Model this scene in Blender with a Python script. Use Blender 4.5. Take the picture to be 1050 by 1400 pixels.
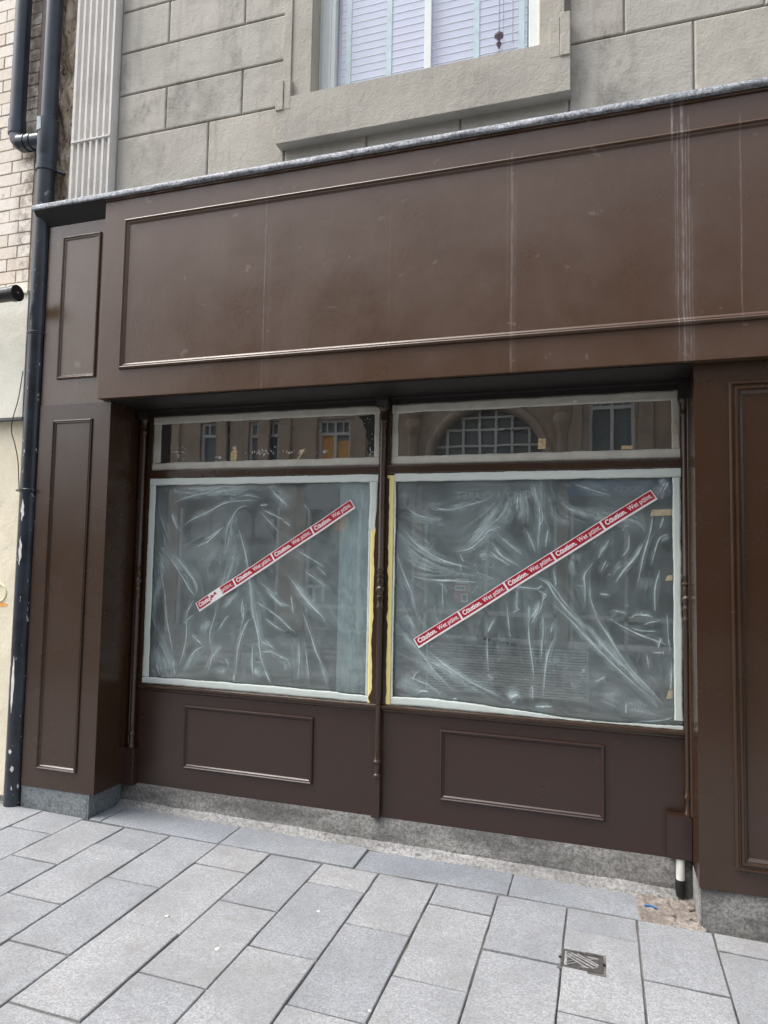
import bpy, bmesh, math, random
import numpy as np
from mathutils import Vector, Matrix, noise as mnoise
random.seed(7); rng = np.random.default_rng(11)
S = bpy.context.scene
for o in list(bpy.data.objects): bpy.data.objects.remove(o)
COL = S.collection

# ------------------------------------------------------------------ camera
cd = bpy.data.cameras.new('camera'); cam = bpy.data.objects.new('camera', cd); COL.objects.link(cam); S.camera = cam
cd.sensor_fit = 'HORIZONTAL'; cd.sensor_width = 36; cd.lens = 36*932.6/1050; cd.clip_start = .05; cd.clip_end = 400
_r = Vector((0.9524639, 0.30409812, 0.01835339)); _u = Vector((0.00217535, -0.06703103, 0.99774852)); _f = Vector((-0.3046437, 0.95027952, 0.06450615))
cam.matrix_world = Matrix(((_r.x, _u.x, -_f.x, -0.011), (_r.y, _u.y, -_f.y, -3.4137), (_r.z, _u.z, -_f.z, 1.6), (0, 0, 0, 1)))

# ------------------------------------------------------------------ sky, sun, exposure
SUN_EL, SUN_AZ = math.radians(60), math.radians(245)      # azimuth clockwise from +Y: behind the camera, to the left
w = bpy.data.worlds.new('World'); S.world = w; w.use_nodes = True
nt = w.node_tree; nt.nodes.clear()
sky = nt.nodes.new('ShaderNodeTexSky'); sky.sky_type = 'NISHITA'; sky.sun_disc = False
sky.sun_elevation = SUN_EL; sky.sun_rotation = SUN_AZ; sky.air_density = 1.0; sky.dust_density = 4.0; sky.ozone_density = 1.0
hs = nt.nodes.new('ShaderNodeHueSaturation'); hs.inputs['Saturation'].default_value = .38
bg = nt.nodes.new('ShaderNodeBackground'); bg.inputs[1].default_value = .15
wo = nt.nodes.new('ShaderNodeOutputWorld')
nt.links.new(sky.outputs[0], hs.inputs['Color']); nt.links.new(hs.outputs[0], bg.inputs[0]); nt.links.new(bg.outputs[0], wo.inputs[0])
sl = bpy.data.lights.new('sun', 'SUN'); sl.energy = 1.1; sl.angle = math.radians(35); sl.color = (1, .96, .9)
so = bpy.data.objects.new('sun', sl); COL.objects.link(so)
sd = Vector((math.sin(SUN_AZ)*math.cos(SUN_EL), math.cos(SUN_AZ)*math.cos(SUN_EL), math.sin(SUN_EL)))
so.rotation_euler = sd.to_track_quat('Z', 'Y').to_euler(); so.location = sd*30
S.view_settings.view_transform = 'Standard'; S.view_settings.look = 'None'; S.view_settings.gamma = 1
S.view_settings.exposure = 1.22; S.view_settings.use_curve_mapping = False
S.render.engine = 'CYCLES'; S.cycles.transparent_max_bounces = 24; S.cycles.max_bounces = 8

# ------------------------------------------------------------------ node helpers
class N:
    def __init__(s, name):
        s.m = bpy.data.materials.new(name); s.m.use_nodes = True; s.t = s.m.node_tree; s.t.nodes.clear()
        s.out = s.t.nodes.new('ShaderNodeOutputMaterial'); s.tc = s.t.nodes.new('ShaderNodeTexCoord')
    def n(s, typ, **kw):
        x = s.t.nodes.new('ShaderNode'+typ)
        for k, v in kw.items(): setattr(x, k, v)
        return x
    def set(s, sock, v):
        if hasattr(v, 'is_linked'): s.t.links.new(v, sock)
        else:
            if isinstance(v, tuple) and len(v) == 3 and sock.type == 'RGBA': v = v+(1,)
            sock.default_value = v
    def map(s, scale=(1, 1, 1), loc=(0, 0, 0), src='Object', rot=(0, 0, 0)):
        m = s.n('Mapping'); s.set(m.inputs[0], s.tc.outputs[src]); m.inputs['Scale'].default_value = scale
        m.inputs['Location'].default_value = loc; m.inputs['Rotation'].default_value = rot; return m.outputs[0]
    def noise(s, sc, det=4, rough=.55, vec=None, out=0):
        x = s.n('TexNoise'); x.inputs['Scale'].default_value = sc; x.inputs['Detail'].default_value = det; x.inputs['Roughness'].default_value = rough
        s.set(x.inputs['Vector'], vec if vec is not None else s.tc.outputs['Object']); return x.outputs[out]
    def vor(s, sc, vec=None, feat='F1', out=0):
        x = s.n('TexVoronoi'); x.feature = feat; x.inputs['Scale'].default_value = sc
        s.set(x.inputs['Vector'], vec if vec is not None else s.tc.outputs['Object']); return x.outputs[out]
    def math(s, op, a, b=0.0, c=0.0, clamp=False):
        x = s.n('Math', operation=op); x.use_clamp = clamp; s.set(x.inputs[0], a); s.set(x.inputs[1], b); s.set(x.inputs[2], c); return x.outputs[0]
    def ramp(s, f, a, b, lo=0.0, hi=1.0):
        x = s.n('MapRange'); x.clamp = True; s.set(x.inputs[0], f); x.inputs[1].default_value = a; x.inputs[2].default_value = b
        x.inputs[3].default_value = lo; x.inputs[4].default_value = hi; return x.outputs[0]
    def mix(s, f, a, b, mode='MIX'):
        x = s.n('Mix', data_type='RGBA', blend_type=mode); s.set(x.inputs[0], f); s.set(x.inputs[6], a); s.set(x.inputs[7], b); return x.outputs[2]
    def bump(s, h, st=.3, dist=.002):
        x = s.n('Bump'); s.set(x.inputs['Height'], h); x.inputs['Strength'].default_value = st; x.inputs['Distance'].default_value = dist; return x.outputs[0]
    def bsdf(s, col, rough=.6, normal=None, **kw):
        p = s.n('BsdfPrincipled'); s.set(p.inputs['Base Color'], col); s.set(p.inputs['Roughness'], rough)
        if normal is not None: s.t.links.new(normal, p.inputs['Normal'])
        for k, v in kw.items(): s.set(p.inputs[k], v)
        s.t.links.new(p.outputs[0], s.out.inputs[0]); return p
    def sep(s, v=None):
        x = s.n('SeparateXYZ'); s.set(x.inputs[0], v if v is not None else s.tc.outputs['Object']); return x.outputs
    def thin_fresnel(s, ior=1.52, normal=None):
        g = s.n('NewGeometry'); i = s.math('ADD', s.math('MULTIPLY', g.outputs['Backfacing'], 1/ior-ior), ior); f = s.n('Fresnel'); s.set(f.inputs[0], i)
        if normal is not None: s.t.links.new(normal, f.inputs['Normal'])
        return f.outputs[0]
    def rnd(s): return s.n('ObjectInfo').outputs['Random']

def simple(name, col, rough=.6, nb=0, var=.12, nsc=20, **kw):
    a = N(name); f = a.noise(nsc, 4)
    c = a.mix(a.ramp(f, .3, .7), tuple(x*(1-var) for x in col), tuple(min(1, x*(1+var)) for x in col))
    a.bsdf(c, rough, a.bump(a.noise(nsc*6, 3), nb, .001) if nb else None, **kw); return a.m

def paint(name, base, chalk, streaks=(), rough=.3, amount=.35, spec=.62):
    """brown gloss paint on timber: brushed, a little chalky, with lime runs at the given world X"""
    a = N(name); geo = a.n('NewGeometry'); P = geo.outputs['Position']
    def mp(sc):
        m = a.n('Mapping'); a.set(m.inputs[0], P); m.inputs['Scale'].default_value = sc; return m.outputs[0]
    big = a.noise(2.2, 5, .6, mp((1, 1, 1))); drip = a.noise(9, 5, .6, mp((1.6, 1, .12)))
    fine = a.noise(60, 3, .6, mp((1, 1, 1)))
    f = a.math('MULTIPLY', a.ramp(big, .42, .75), a.ramp(drip, .35, .7))
    c = a.mix(a.math('MULTIPLY', f, amount, clamp=True), base, chalk)
    c = a.mix(a.ramp(drip, .35, .65, 0, .35 if amount > .3 else .08), c, tuple(x*.72 for x in base))
    spots = a.ramp(a.noise(10, 3, .6, mp((1, 1, 1.1))), .665, .73)
    c = a.mix(a.math('MULTIPLY', spots, .26 if amount > .3 else 0.0), c, (.32, .27, .25))
    x, y, z = a.sep(P)
    wob = a.math('MULTIPLY', a.math('SUBTRACT', a.noise(3, 2, .5, mp((.2, .2, 1))), .5), .014)
    xs = a.math('ADD', x, wob)
    for x0, wd, st, z0, z1 in streaks:
        d = a.math('ABSOLUTE', a.math('SUBTRACT', xs, x0))
        g = a.ramp(d, 0, wd, 1, 0); g = a.math('POWER', g, 1.5)
        zz = a.math('MULTIPLY', a.ramp(z, z0-.12, z0, 0, 1), a.ramp(z, z1, z1+.05, 1, 0))
        br = a.ramp(a.noise(14, 6, .75, mp((5, 1, .9))), .40, .60, .25, 1.05)
        g = a.math('MULTIPLY', a.math('MULTIPLY', g, zz), a.math('MULTIPLY', br, st*.42), clamp=True)
        c = a.mix(g, c, (.50, .46, .47))
    h = a.math('ADD', a.noise(46, 4, .6, mp((1, 1, .4))), a.math('MULTIPLY', a.noise(5, 3, .5, mp((1, 1, 1))), 2.0 if amount > .3 else .5))
    r = a.ramp(a.math('ADD', big, a.math('MULTIPLY', fine, .4 if amount > .3 else .1)), .4, .95, rough-.06, rough+.16)
    a.bsdf(c, r, a.bump(h, .26 if amount > .3 else .05, .0022), **{'Specular IOR Level': spec}); return a.m

def stone(name, base, dark, scale=1.0, stain=.6):
    a = N(name); geo = a.n('NewGeometry'); P = geo.outputs['Position']
    def mp(sc, l=(0, 0, 0)):
        m = a.n('Mapping'); a.set(m.inputs[0], P); m.inputs['Scale'].default_value = sc; m.inputs['Location'].default_value = l; return m.outputs[0]
    big = a.noise(1.7*scale, 6, .62, mp((1, 1, 1))); med = a.noise(7*scale, 6, .65, mp((1, 1, .6), (3, 1, 2))); fine = a.noise(70*scale, 5, .7, mp((1, 1, 1)))
    c = a.mix(a.ramp(big, .3, .7), tuple(x*.88 for x in base), tuple(min(1, x*1.12) for x in base))
    c = a.mix(a.ramp(fine, .3, .75, 0, .35), c, tuple(x*.72 for x in base))
    s1 = a.math('MULTIPLY', a.ramp(med, .44, .66), a.ramp(a.noise(2.6, 4, .55, mp((1, 1, .6), (7, 0, 1))), .44, .62))
    crack = a.ramp(a.vor(16, mp((1, 1, .8)), 'DISTANCE_TO_EDGE'), 0, .05, 1, 0)
    s1 = a.math('ADD', s1, a.math('MULTIPLY', crack, a.math('MULTIPLY', s1, .8)), clamp=True)
    c = a.mix(a.math('MULTIPLY', s1, stain), c, dark)
    rn = a.ramp(a.noise(9, 5, .6, mp((1.5, 1, .1))), .55, .68, 0, .35*stain); c = a.mix(rn, c, dark)
    hue = a.mix(a.rnd(), (1.015, 1.0, .975), (.97, .98, .985)); c = a.mix(1.0, c, hue, 'MULTIPLY')
    h = a.math('ADD', a.math('MULTIPLY', med, 1.6), a.math('ADD', a.math('MULTIPLY', fine, .6), a.math('MULTIPLY', big, 3)))
    a.bsdf(c, .85, a.bump(h, .8, .007)); return a.m

STREAKS = [(.358, .007, .85, 2.56, 3.80), (.312, .008, 1.6, 3.66, 3.80), (.352, .007, 1.6, 3.66, 3.80), (.385, .006, .6, 2.60, 3.70), (.335, .005, .75, 2.65, 3.66), (.325, .004, .5, 2.9, 3.62), (.372, .004, .8, 2.7, 3.64), (.398, .004, .4, 2.60, 3.2),
           (.366, .075, .22, 2.55, 3.30), (.606, .006, .6, 2.75, 3.66), (-1.85, .006, .5, 2.55, 3.66), (-1.82, .03, .12, 2.6, 3.4),
           (-.448, .010, .55, 2.6, 3.66), (-.435, .022, .16, 2.6, 3.5), (-.47, .004, .3, 3.0, 3.66), (-.66, .004, .3, 3.66, 3.80), (.04, .004, .25, 3.66, 3.8), (.9, .008, .3, 2.6, 3.6), (-1.1, .004, .2, 2.9, 3.6)]
BR = (.040, .0195, .0100)
M = {}
M['fascia'] = paint('brown fascia paint', (.076, .0395, .0215), (.135, .090, .066), STREAKS, .28, .6, .6)
M['brown'] = paint('brown gloss paint', BR, (.07, .05, .04), (), .26, .15, .65)
M['brown_soft'] = paint('brown eggshell paint', (.034, .0165, .0115), (.06, .042, .034), (), .33, .12)
M['brown_sheen'] = paint('brown paint with sky sheen', (.084, .050, .027), (.17, .122, .082), (), .25, .7, .8)  # lighter base stands for the sky reflected in the upper pilaster
M['stone'] = stone('painted stucco stone', (.46, .44, .395), (.17, .16, .14), 1, .7)
M['stone_smooth'] = stone('smooth render', (.43, .41, .365), (.25, .23, .20), 1, .45)
M['stone_joint'] = simple('recessed joint', (.33, .31, .275), .9)
M['pale'] = stone('white painted stone', (.72, .71, .69), (.42, .41, .40), 1, .4)

def granite(name, base, blue=0):
    a = N(name); r = a.rnd()
    sp = a.n('TexVoronoi'); sp.inputs['Scale'].default_value = 170; g = a.n('NewGeometry'); a.set(sp.inputs['Vector'], g.outputs['Position'])
    sw = a.sep(sp.outputs['Color'])[0]
    geoP = g.outputs['Position']
    c = a.mix(a.ramp(sw, .0, 1), tuple(x*.66 for x in base), tuple(min(1, x*1.30) for x in base))
    c = a.mix(a.ramp(a.noise(420, 2, .6, geoP), .35, .7, 0, .6), c, tuple(x*.8 for x in base))
    c = a.mix(a.ramp(a.noise(2.4, 6, .68, geoP), .42, .64, 0, .55), c, tuple(x*.62 for x in base))
    st = a.ramp(a.noise(9, 6, .75, geoP), .56, .68, 0, .42); c = a.mix(st, c, (.22, .20, .18))
    c = a.mix(a.ramp(a.noise(1.1, 3, .5, geoP), .35, .7), c, a.mix(1.0, c, (.98, 1.0, 1.03), 'MULTIPLY'))
    tint = a.mix(r, (1.07, 1.06, 1.045), (.88, .90, .925)); c = a.mix(1.0, c, tint, 'MULTIPLY')
    # pale spots of old gum
    v = a.ramp(a.vor(2.6, geoP), .010, .028, .35, 0); c = a.mix(v, c, (.62, .62, .60))
    a.bsdf(c, .78, a.bump(a.math('ADD', sw, a.noise(120, 4, .6, geoP)), .35, .0012)); return a.m
M['slab'] = granite('granite paving', (.315, .322, .333))
M['strip'] = granite('smooth blue paving', (.28, .298, .322))
a = N('joint sand'); g = a.n('NewGeometry'); f = a.noise(1.9, 4, .6, g.outputs['Position'])
c = a.mix(a.ramp(f, .42, .58), (.026, .025, .024), (.21, .205, .195)); c = a.mix(a.ramp(a.noise(90, 3, .6, g.outputs['Position']), .3, .7, 0, .5), c, (.1, .095, .09)); a.bsdf(c, .95); M['joint'] = a.m

def conc(name, lo, hi, sc=1.0, spk=.30):
    a = N(name); g = a.n('NewGeometry'); P = g.outputs['Position']; m = a.n('Mapping'); a.set(m.inputs[0], P); m.inputs['Scale'].default_value = (.6, 1, 1.3); Q = m.outputs[0]
    c = a.mix(a.ramp(a.noise(5*sc, 5, .65, Q), .40, .62), lo, hi); c = a.mix(a.ramp(a.noise(60, 6, .8, P), .42, .60, 0, .75), c, tuple(x*.5 for x in lo))
    sw = a.n('TexVoronoi'); sw.inputs['Scale'].default_value = 150; a.set(sw.inputs['Vector'], P); k = a.sep(sw.outputs['Color'])[0]
    c = a.mix(a.ramp(k, .80, .98, 0, spk), c, tuple(min(1, x*1.5) for x in hi)); c = a.mix(a.ramp(k, .25, .05, 0, spk), c, (.05, .048, .045))
    c = a.mix(a.ramp(a.noise(24, 6, .75, Q), .57, .64, 0, .6), c, (.07, .066, .06))
    a.bsdf(c, .9, a.bump(a.math('ADD', a.noise(60, 7, .75, P), a.math('MULTIPLY', k, .3)), .8, .006)); return a.m
M['concrete'] = conc('weathered concrete', (.15, .147, .14), (.36, .355, .34), 1, .14)
M['fillet'] = conc('pale mortar fillet', (.30, .297, .29), (.50, .497, .49), 1, .12)
M['slate'] = conc('blue grey plinth stone', (.17, .20, .215), (.27, .30, .31), .5, .06)
M['rubble'] = conc('pinkish rubble mortar', (.25, .215, .19), (.42, .375, .335), 2, .1)
a = N('lead flashing'); g = a.n('NewGeometry'); P = g.outputs['Position']
c = a.mix(a.ramp(a.noise(60, 6, .85, P), .42, .58), (.09, .10, .12), (.40, .43, .47)); c = a.mix(a.ramp(a.noise(3, 3, .6, P), .58, .7, 0, .5), c, (.55, .56, .58))
a.bsdf(c, .45, a.bump(a.noise(110, 5, .8, P), 1.0, .004), Metallic=.1); M['lead'] = a.m
# masking tapes
def tape(name, col, alpha, var=.14):
    a = N(name); g = a.n('NewGeometry'); P = g.outputs['Position']
    m = a.n('Mapping'); a.set(m.inputs[0], P); m.inputs['Scale'].default_value = (1, 1, 1)
    n1 = a.noise(12, 6, .7, P); n2 = a.noise(90, 4, .65, P)
    c = a.mix(a.ramp(n1, .3, .7), tuple(x*(1-var) for x in col), tuple(min(1, x*(1+var)) for x in col))
    p = a.bsdf(c, .5, a.bump(a.math('ADD', n1, a.math('MULTIPLY', n2, .3)), .35, .0015))
    tr = a.n('BsdfTransparent'); mx = a.n('MixShader')
    a.set(mx.inputs[0], a.ramp(n1, .3, .75, alpha+.08, alpha-.12)); a.t.links.new(tr.outputs[0], mx.inputs[1]); a.t.links.new(p.outputs[0], mx.inputs[2]); a.t.links.new(mx.outputs[0], a.out.inputs[0])
    return a.m
M['tape'] = tape('pale green masking tape', (.64, .71, .67), .90)
M['tape_shaded'] = tape('grey white masking tape', (.62, .61, .54), .84, .25)  # greyer copy of the tape, with the upper panes' shade in its colour
M['tape_yellow'] = tape('yellow masking tape', (.84, .73, .30), .98, .08)
M['white_print'] = simple('white tape stock', (.80, .79, .79), .35, 0, .03)
M['red_print'] = simple('crimson print', (.36, .010, .034), .35, 0, .06)
M['text_print'] = simple('white lettering print', (.86, .84, .84), .4, 0, .01)
a = N('window glass'); gl = a.n('BsdfGlossy'); a.t.links.new(a.bump(a.noise(2.0, 2, .5), .10, .004), gl.inputs['Normal']); gl.inputs['Roughness'].default_value = .0; gl.inputs[0].default_value = (1, 1, 1, 1)
tr = a.n('BsdfTransparent'); tr.inputs[0].default_value = (.80, .84, .84, 1); fro = a.thin_fresnel()
mx = a.n('MixShader'); a.set(mx.inputs[0], a.math('MULTIPLY', fro, 5.5, clamp=True)); a.t.links.new(tr.outputs[0], mx.inputs[1]); a.t.links.new(gl.outputs[0], mx.inputs[2]); 
dz = a.n('BsdfDiffuse'); dz.inputs[0].default_value = (.62, .64, .62, 1); m9 = a.n('MixShader'); a.set(m9.inputs[0], a.ramp(a.noise(6, 6, .7), .35, .75, .012, .075)); a.t.links.new(mx.outputs[0], m9.inputs[1]); a.t.links.new(dz.outputs[0], m9.inputs[2])
a.t.links.new(m9.outputs[0], a.out.inputs[0]); M['glass'] = a.m
a = N('upstairs glass'); gl = a.n('BsdfGlossy'); gl.inputs['Roughness'].default_value = .0
tr = a.n('BsdfTransparent'); tr.inputs[0].default_value = (.97, .98, .98, 1); fro = a.thin_fresnel()
mx = a.n('MixShader'); a.set(mx.inputs[0], a.math('MULTIPLY', fro, 2.2, clamp=True)); a.t.links.new(tr.outputs[0], mx.inputs[1]); a.t.links.new(gl.outputs[0], mx.inputs[2]); a.t.links.new(mx.outputs[0], a.out.inputs[0]); M['glass_up'] = a.m
# plastic film: clear where it is stretched flat, milky where it is gathered (attribute 'milk' = crumpled layers plus painted fold highlights)
def film(name, base=.10, tint=(.72, .88, .91)):
    a = N(name); at = a.n('Attribute'); at.attribute_name = 'milk'; at.attribute_type = 'GEOMETRY'
    g = a.n('NewGeometry'); P = g.outputs['Position']
    fine = a.noise(55, 5, .7, P)
    wv = a.n('VectorMath', operation='ADD'); a.set(wv.inputs[0], P); sc = a.n('VectorMath', operation='SCALE'); a.set(sc.inputs[0], a.noise(9, 3, .5, P, out=1)); sc.inputs['Scale'].default_value = .09; a.set(wv.inputs[1], sc.outputs[0])
    mpw = a.n('Mapping'); a.set(mpw.inputs[0], wv.outputs[0]); mpw.inputs['Scale'].default_value = (1, .3, .62); cr = a.vor(13, mpw.outputs[0], 'DISTANCE_TO_EDGE'); cell = a.vor(13, mpw.outputs[0], 'F1')
    crease = a.math('MULTIPLY', a.ramp(cr, 0, .035, 1, 0), a.ramp(a.noise(7, 3, .6, P), .50, .68, 0, .13))
    f = a.math('ADD', a.math('MULTIPLY', at.outputs['Fac'], .92), a.math('MULTIPLY', a.ramp(fine, .35, .75), .05))
    f = a.math('ADD', f, crease); f = a.math('ADD', f, base, clamp=True)
    nb = a.bump(a.math('ADD', a.math('ADD', a.noise(75, 5, .7, P), a.math('MULTIPLY', cell, 1.6)), a.math('MULTIPLY', a.noise(18, 4, .6, P), 1.5)), .6, .004)
    df = a.n('BsdfDiffuse'); a.set(df.inputs[0], tint); a.t.links.new(nb, df.inputs[2])
    tl = a.n('BsdfTranslucent'); a.set(tl.inputs[0], tint)
    m0 = a.n('MixShader'); m0.inputs[0].default_value = .25; a.t.links.new(df.outputs[0], m0.inputs[1]); a.t.links.new(tl.outputs[0], m0.inputs[2])
    tr = a.n('BsdfTransparent'); tr.inputs[0].default_value = (.95, .97, .97, 1)
    m1 = a.n('MixShader'); a.set(m1.inputs[0], f); a.t.links.new(tr.outputs[0], m1.inputs[1]); a.t.links.new(m0.outputs[0], m1.inputs[2])
    gl = a.n('BsdfGlossy'); gl.inputs['Roughness'].default_value = .22; a.t.links.new(nb, gl.inputs['Normal'])
    fro = a.thin_fresnel(1.5, nb)
    m2 = a.n('MixShader'); a.set(m2.inputs[0], a.math('MULTIPLY', fro, 1.1, clamp=True)); a.t.links.new(m1.outputs[0], m2.inputs[1]); a.t.links.new(gl.outputs[0], m2.inputs[2])
    a.t.links.new(m2.outputs[0], a.out.inputs[0]); return a.m
M['film'] = film('clear plastic dust sheet', .062); M['film2'] = film('milky plastic dust sheet', .28)
M['film_dark'] = simple('dark torn film', (.02, .025, .03), .25)
M['residue'] = simple('dried white residue', (.72, .72, .70), .8)
M['tan_mark'] = simple('tan residue', (.55, .42, .24), .7, 0, .3, 60)
M['ink'] = simple('black marker', (.01, .01, .012), .6)
a = N('black pipe paint'); g = a.n('NewGeometry'); P = g.outputs['Position']; m = a.n('Mapping'); a.set(m.inputs[0], P); m.inputs['Scale'].default_value = (1, 1, .35)
z = a.sep(P)[2]
sp = a.ramp(a.noise(38, 3, .6, m.outputs[0]), .655, .69, 0, 1); low = a.ramp(z, 1.2, 3.3, 1, .35); c = a.mix(a.ramp(a.noise(5, 4, .6, P), .35, .7), (.013, .016, .022), (.035, .045, .06))
c = a.mix(a.math('MULTIPLY', sp, low), c, (.62, .64, .65)); a.bsdf(c, .27, a.bump(a.noise(30, 4, .6, P), .2, .002)); M['pipe'] = a.m
a = N('blue grey plastic pipe'); g = a.n('NewGeometry'); c = a.mix(a.ramp(a.noise(6, 4, .6, g.outputs['Position']), .3, .7), (.016, .023, .034), (.035, .048, .066)); a.bsdf(c, .3); M['pipe2'] = a.m
M['cream'] = stone('cream painted render', (.86, .80, .64), (.66, .56, .40), 1, .3)
M['cream_board'] = stone('cream painted board', (.86, .84, .74), (.70, .64, .50), 1, .3)
M['orange'] = simple('orange smear', (.8, .42, .12), .8); M['black_shade'] = simple('black underside shade', (.007, .006, .006), .6); M['recess_shade'] = simple('dark recess shade', (.017, .014, .013), .45); M['near_black'] = simple('near black', (.008, .008, .008), .9)  # near-black tones hold shade painted on the ledge underside and recess top
M['pvc'] = simple('white plastic', (.72, .72, .67), .35); M['blackp'] = simple('black plastic', (.012, .012, .013), .3, 0)
M['cast'] = simple('cast iron', (.10, .096, .092), .4, .6, .5, 60, Metallic=.3); M['cast_hi'] = simple('worn cast iron ridge', (.24, .235, .24), .5, .3, .3, 60)
M['white_upvc'] = simple('white window frame', (.72, .77, .76), .35, 0, .03); M['cream_frame'] = simple('cream window trim', (.70, .66, .56), .5, 0, .05)
M['blind'] = simple('lavender white slat', (.66, .70, .86), .5, 0, .02); M['blind_tape'] = simple('pale blue ladder tape', (.62, .76, .80), .6)
a = N('buff brick'); g = a.n('NewGeometry'); P = g.outputs['Position']; r = a.rnd()
c = a.mix(r, (.78, .70, .60), (.88, .83, .75)); c = a.mix(a.ramp(a.noise(26, 5, .7, P), .45, .8, 0, .45), c, (.50, .39, .31)); c = a.mix(a.ramp(a.noise(9, 4, .7, P), .62, .72, 0, .5), c, (.18, .13, .11))
x = a.sep(P)[0]; c = a.mix(a.math('MULTIPLY', a.ramp(x, -3.86, -3.76), a.ramp(a.math('ADD', a.noise(14, 5, .7, P), a.math('MULTIPLY', a.sep(P)[2], .09)), .78, .98, 0, .8)), c, (.20, .155, .125))
a.bsdf(c, .9, a.bump(a.noise(70, 4, .7, P), .5, .003)); M['brick'] = a.m
M['mortar'] = simple('grey brown mortar', (.34, .29, .24), .95)
a = N('decayed rubble wall'); g = a.n('NewGeometry'); P = g.outputs['Position']; m = a.n('Mapping'); a.set(m.inputs[0], P); m.inputs['Scale'].default_value = (1.3, 1, .5)
n1 = a.noise(11, 7, .7, m.outputs[0]); c = a.mix(a.ramp(n1, .38, .62), (.20, .155, .115), (.62, .53, .42)); c = a.mix(a.ramp(a.noise(22, 6, .7, m.outputs[0]), .56, .64), c, (.03, .022, .018))
c = a.mix(a.ramp(a.noise(6, 3, .6, P), .55, .65, 0, .7), c, (.50, .47, .42)); a.bsdf(c, .95, a.bump(n1, 1, .02)); M['decay'] = a.m
M['dark_room'] = simple('dim interior wall', (.13, .13, .125), .9); M['dark_floor'] = simple('dusty floor', (.12, .115, .11), .8)
M['slatgrey'] = simple('pale grey louvre', (.50, .52, .52), .5)
M['red_note'] = simple('red notice', (.42, .03, .03), .5)

# ------------------------------------------------------------------ mesh helpers
class MB:
    def __init__(s): s.bm = bmesh.new()
    def box(s, x0, x1, y0, y1, z0, z1, bev=0, rot=None):
        v = [s.bm.verts.new((x, y, z)) for x in (x0, x1) for y in (y0, y1) for z in (z0, z1)]
        F = [(0, 1, 3, 2), (4, 6, 7, 5), (0, 4, 5, 1), (2, 3, 7, 6), (0, 2, 6, 4), (1, 5, 7, 3)]
        fs = [s.bm.faces.new([v[i] for i in f]) for f in F]
        if bev:
            es = list({e for f in fs for e in f.edges}); bmesh.ops.bevel(s.bm, geom=es, offset=bev, segments=2, affect='EDGES', profile=.6)
        return s
    def prism(s, pts, a0, a1, axis='x'):
        """polygon pts in the other two axes, extruded a0..a1 along axis"""
        def P(p, a): return {'x': (a, p[0], p[1]), 'y': (p[0], a, p[1]), 'z': (p[0], p[1], a)}[axis]
        A = [s.bm.verts.new(P(p, a0)) for p in pts]; B = [s.bm.verts.new(P(p, a1)) for p in pts]; n = len(pts)
        s.bm.faces.new(A); s.bm.faces.new(B[::-1])
        for i in range(n): s.bm.faces.new((A[i], B[i], B[(i+1) % n], A[(i+1) % n]))
        return s
    def frame(s, x0, x1, z0, z1, y, prof):
        """mitred rectangular moulding on the plane Y=y; prof = (inset, projection) pairs"""
        rings = []
        for d, h in prof:
            rings.append([s.bm.verts.new(p) for p in ((x0+d, y-h, z0+d), (x1-d, y-h, z0+d), (x1-d, y-h, z1-d), (x0+d, y-h, z1-d))])
        for a, b in zip(rings, rings[1:]):
            for i in range(4): s.bm.faces.new((a[i], a[(i+1) % 4], b[(i+1) % 4], b[i]))
        return s
    def lathe(s, cx, cy, prof, n=20):
        rings = [[s.bm.verts.new((cx+r*math.cos(2*math.pi*i/n), cy+r*math.sin(2*math.pi*i/n), z)) for i in range(n)] for r, z in prof]
        for a, b in zip(rings, rings[1:]):
            for i in range(n): s.bm.faces.new((a[i], a[(i+1) % n], b[(i+1) % n], b[i]))
        s.bm.faces.new(rings[0][::-1]); s.bm.faces.new(rings[-1]); return s
    def tube(s, pts, r, n=14, cap=True):
        pts = [Vector(p) for p in pts]; rings = []; prev = None
        for i, p in enumerate(pts):
            t = (pts[min(i+1, len(pts)-1)]-pts[max(i-1, 0)]).normalized()
            if prev is None: u = t.cross(Vector((0, 1, .01))).normalized() if abs(t.y) < .9 else t.cross(Vector((1, 0, 0))).normalized()
            else: u = (prev-t*prev.dot(t)).normalized()
            prev = u; v = t.cross(u); rr = r[i] if isinstance(r, (list, tuple)) else r
            rings.append([s.bm.verts.new(p+u*rr*math.cos(2*math.pi*k/n)+v*rr*math.sin(2*math.pi*k/n)) for k in range(n)])
        for a, b in zip(rings, rings[1:]):
            for i in range(n): s.bm.faces.new((a[i], a[(i+1) % n], b[(i+1) % n], b[i]))
        if cap: s.bm.faces.new(rings[0][::-1]); s.bm.faces.new(rings[-1])
        return s
    def mesh(s, name, mat, smooth=False):
        bmesh.ops.recalc_face_normals(s.bm, faces=s.bm.faces[:]); me = bpy.data.meshes.new(name); s.bm.to_mesh(me); s.bm.free()
        if mat: me.materials.append(mat)
        if smooth:
            for p in me.polygons: p.use_smooth = True
            me.set_sharp_from_angle(angle=math.radians(40))
        return me
    def build(s, name, mat, parent=None, smooth=False, **tags): return link(name, s.mesh(name, mat, smooth), parent, **tags)

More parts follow.
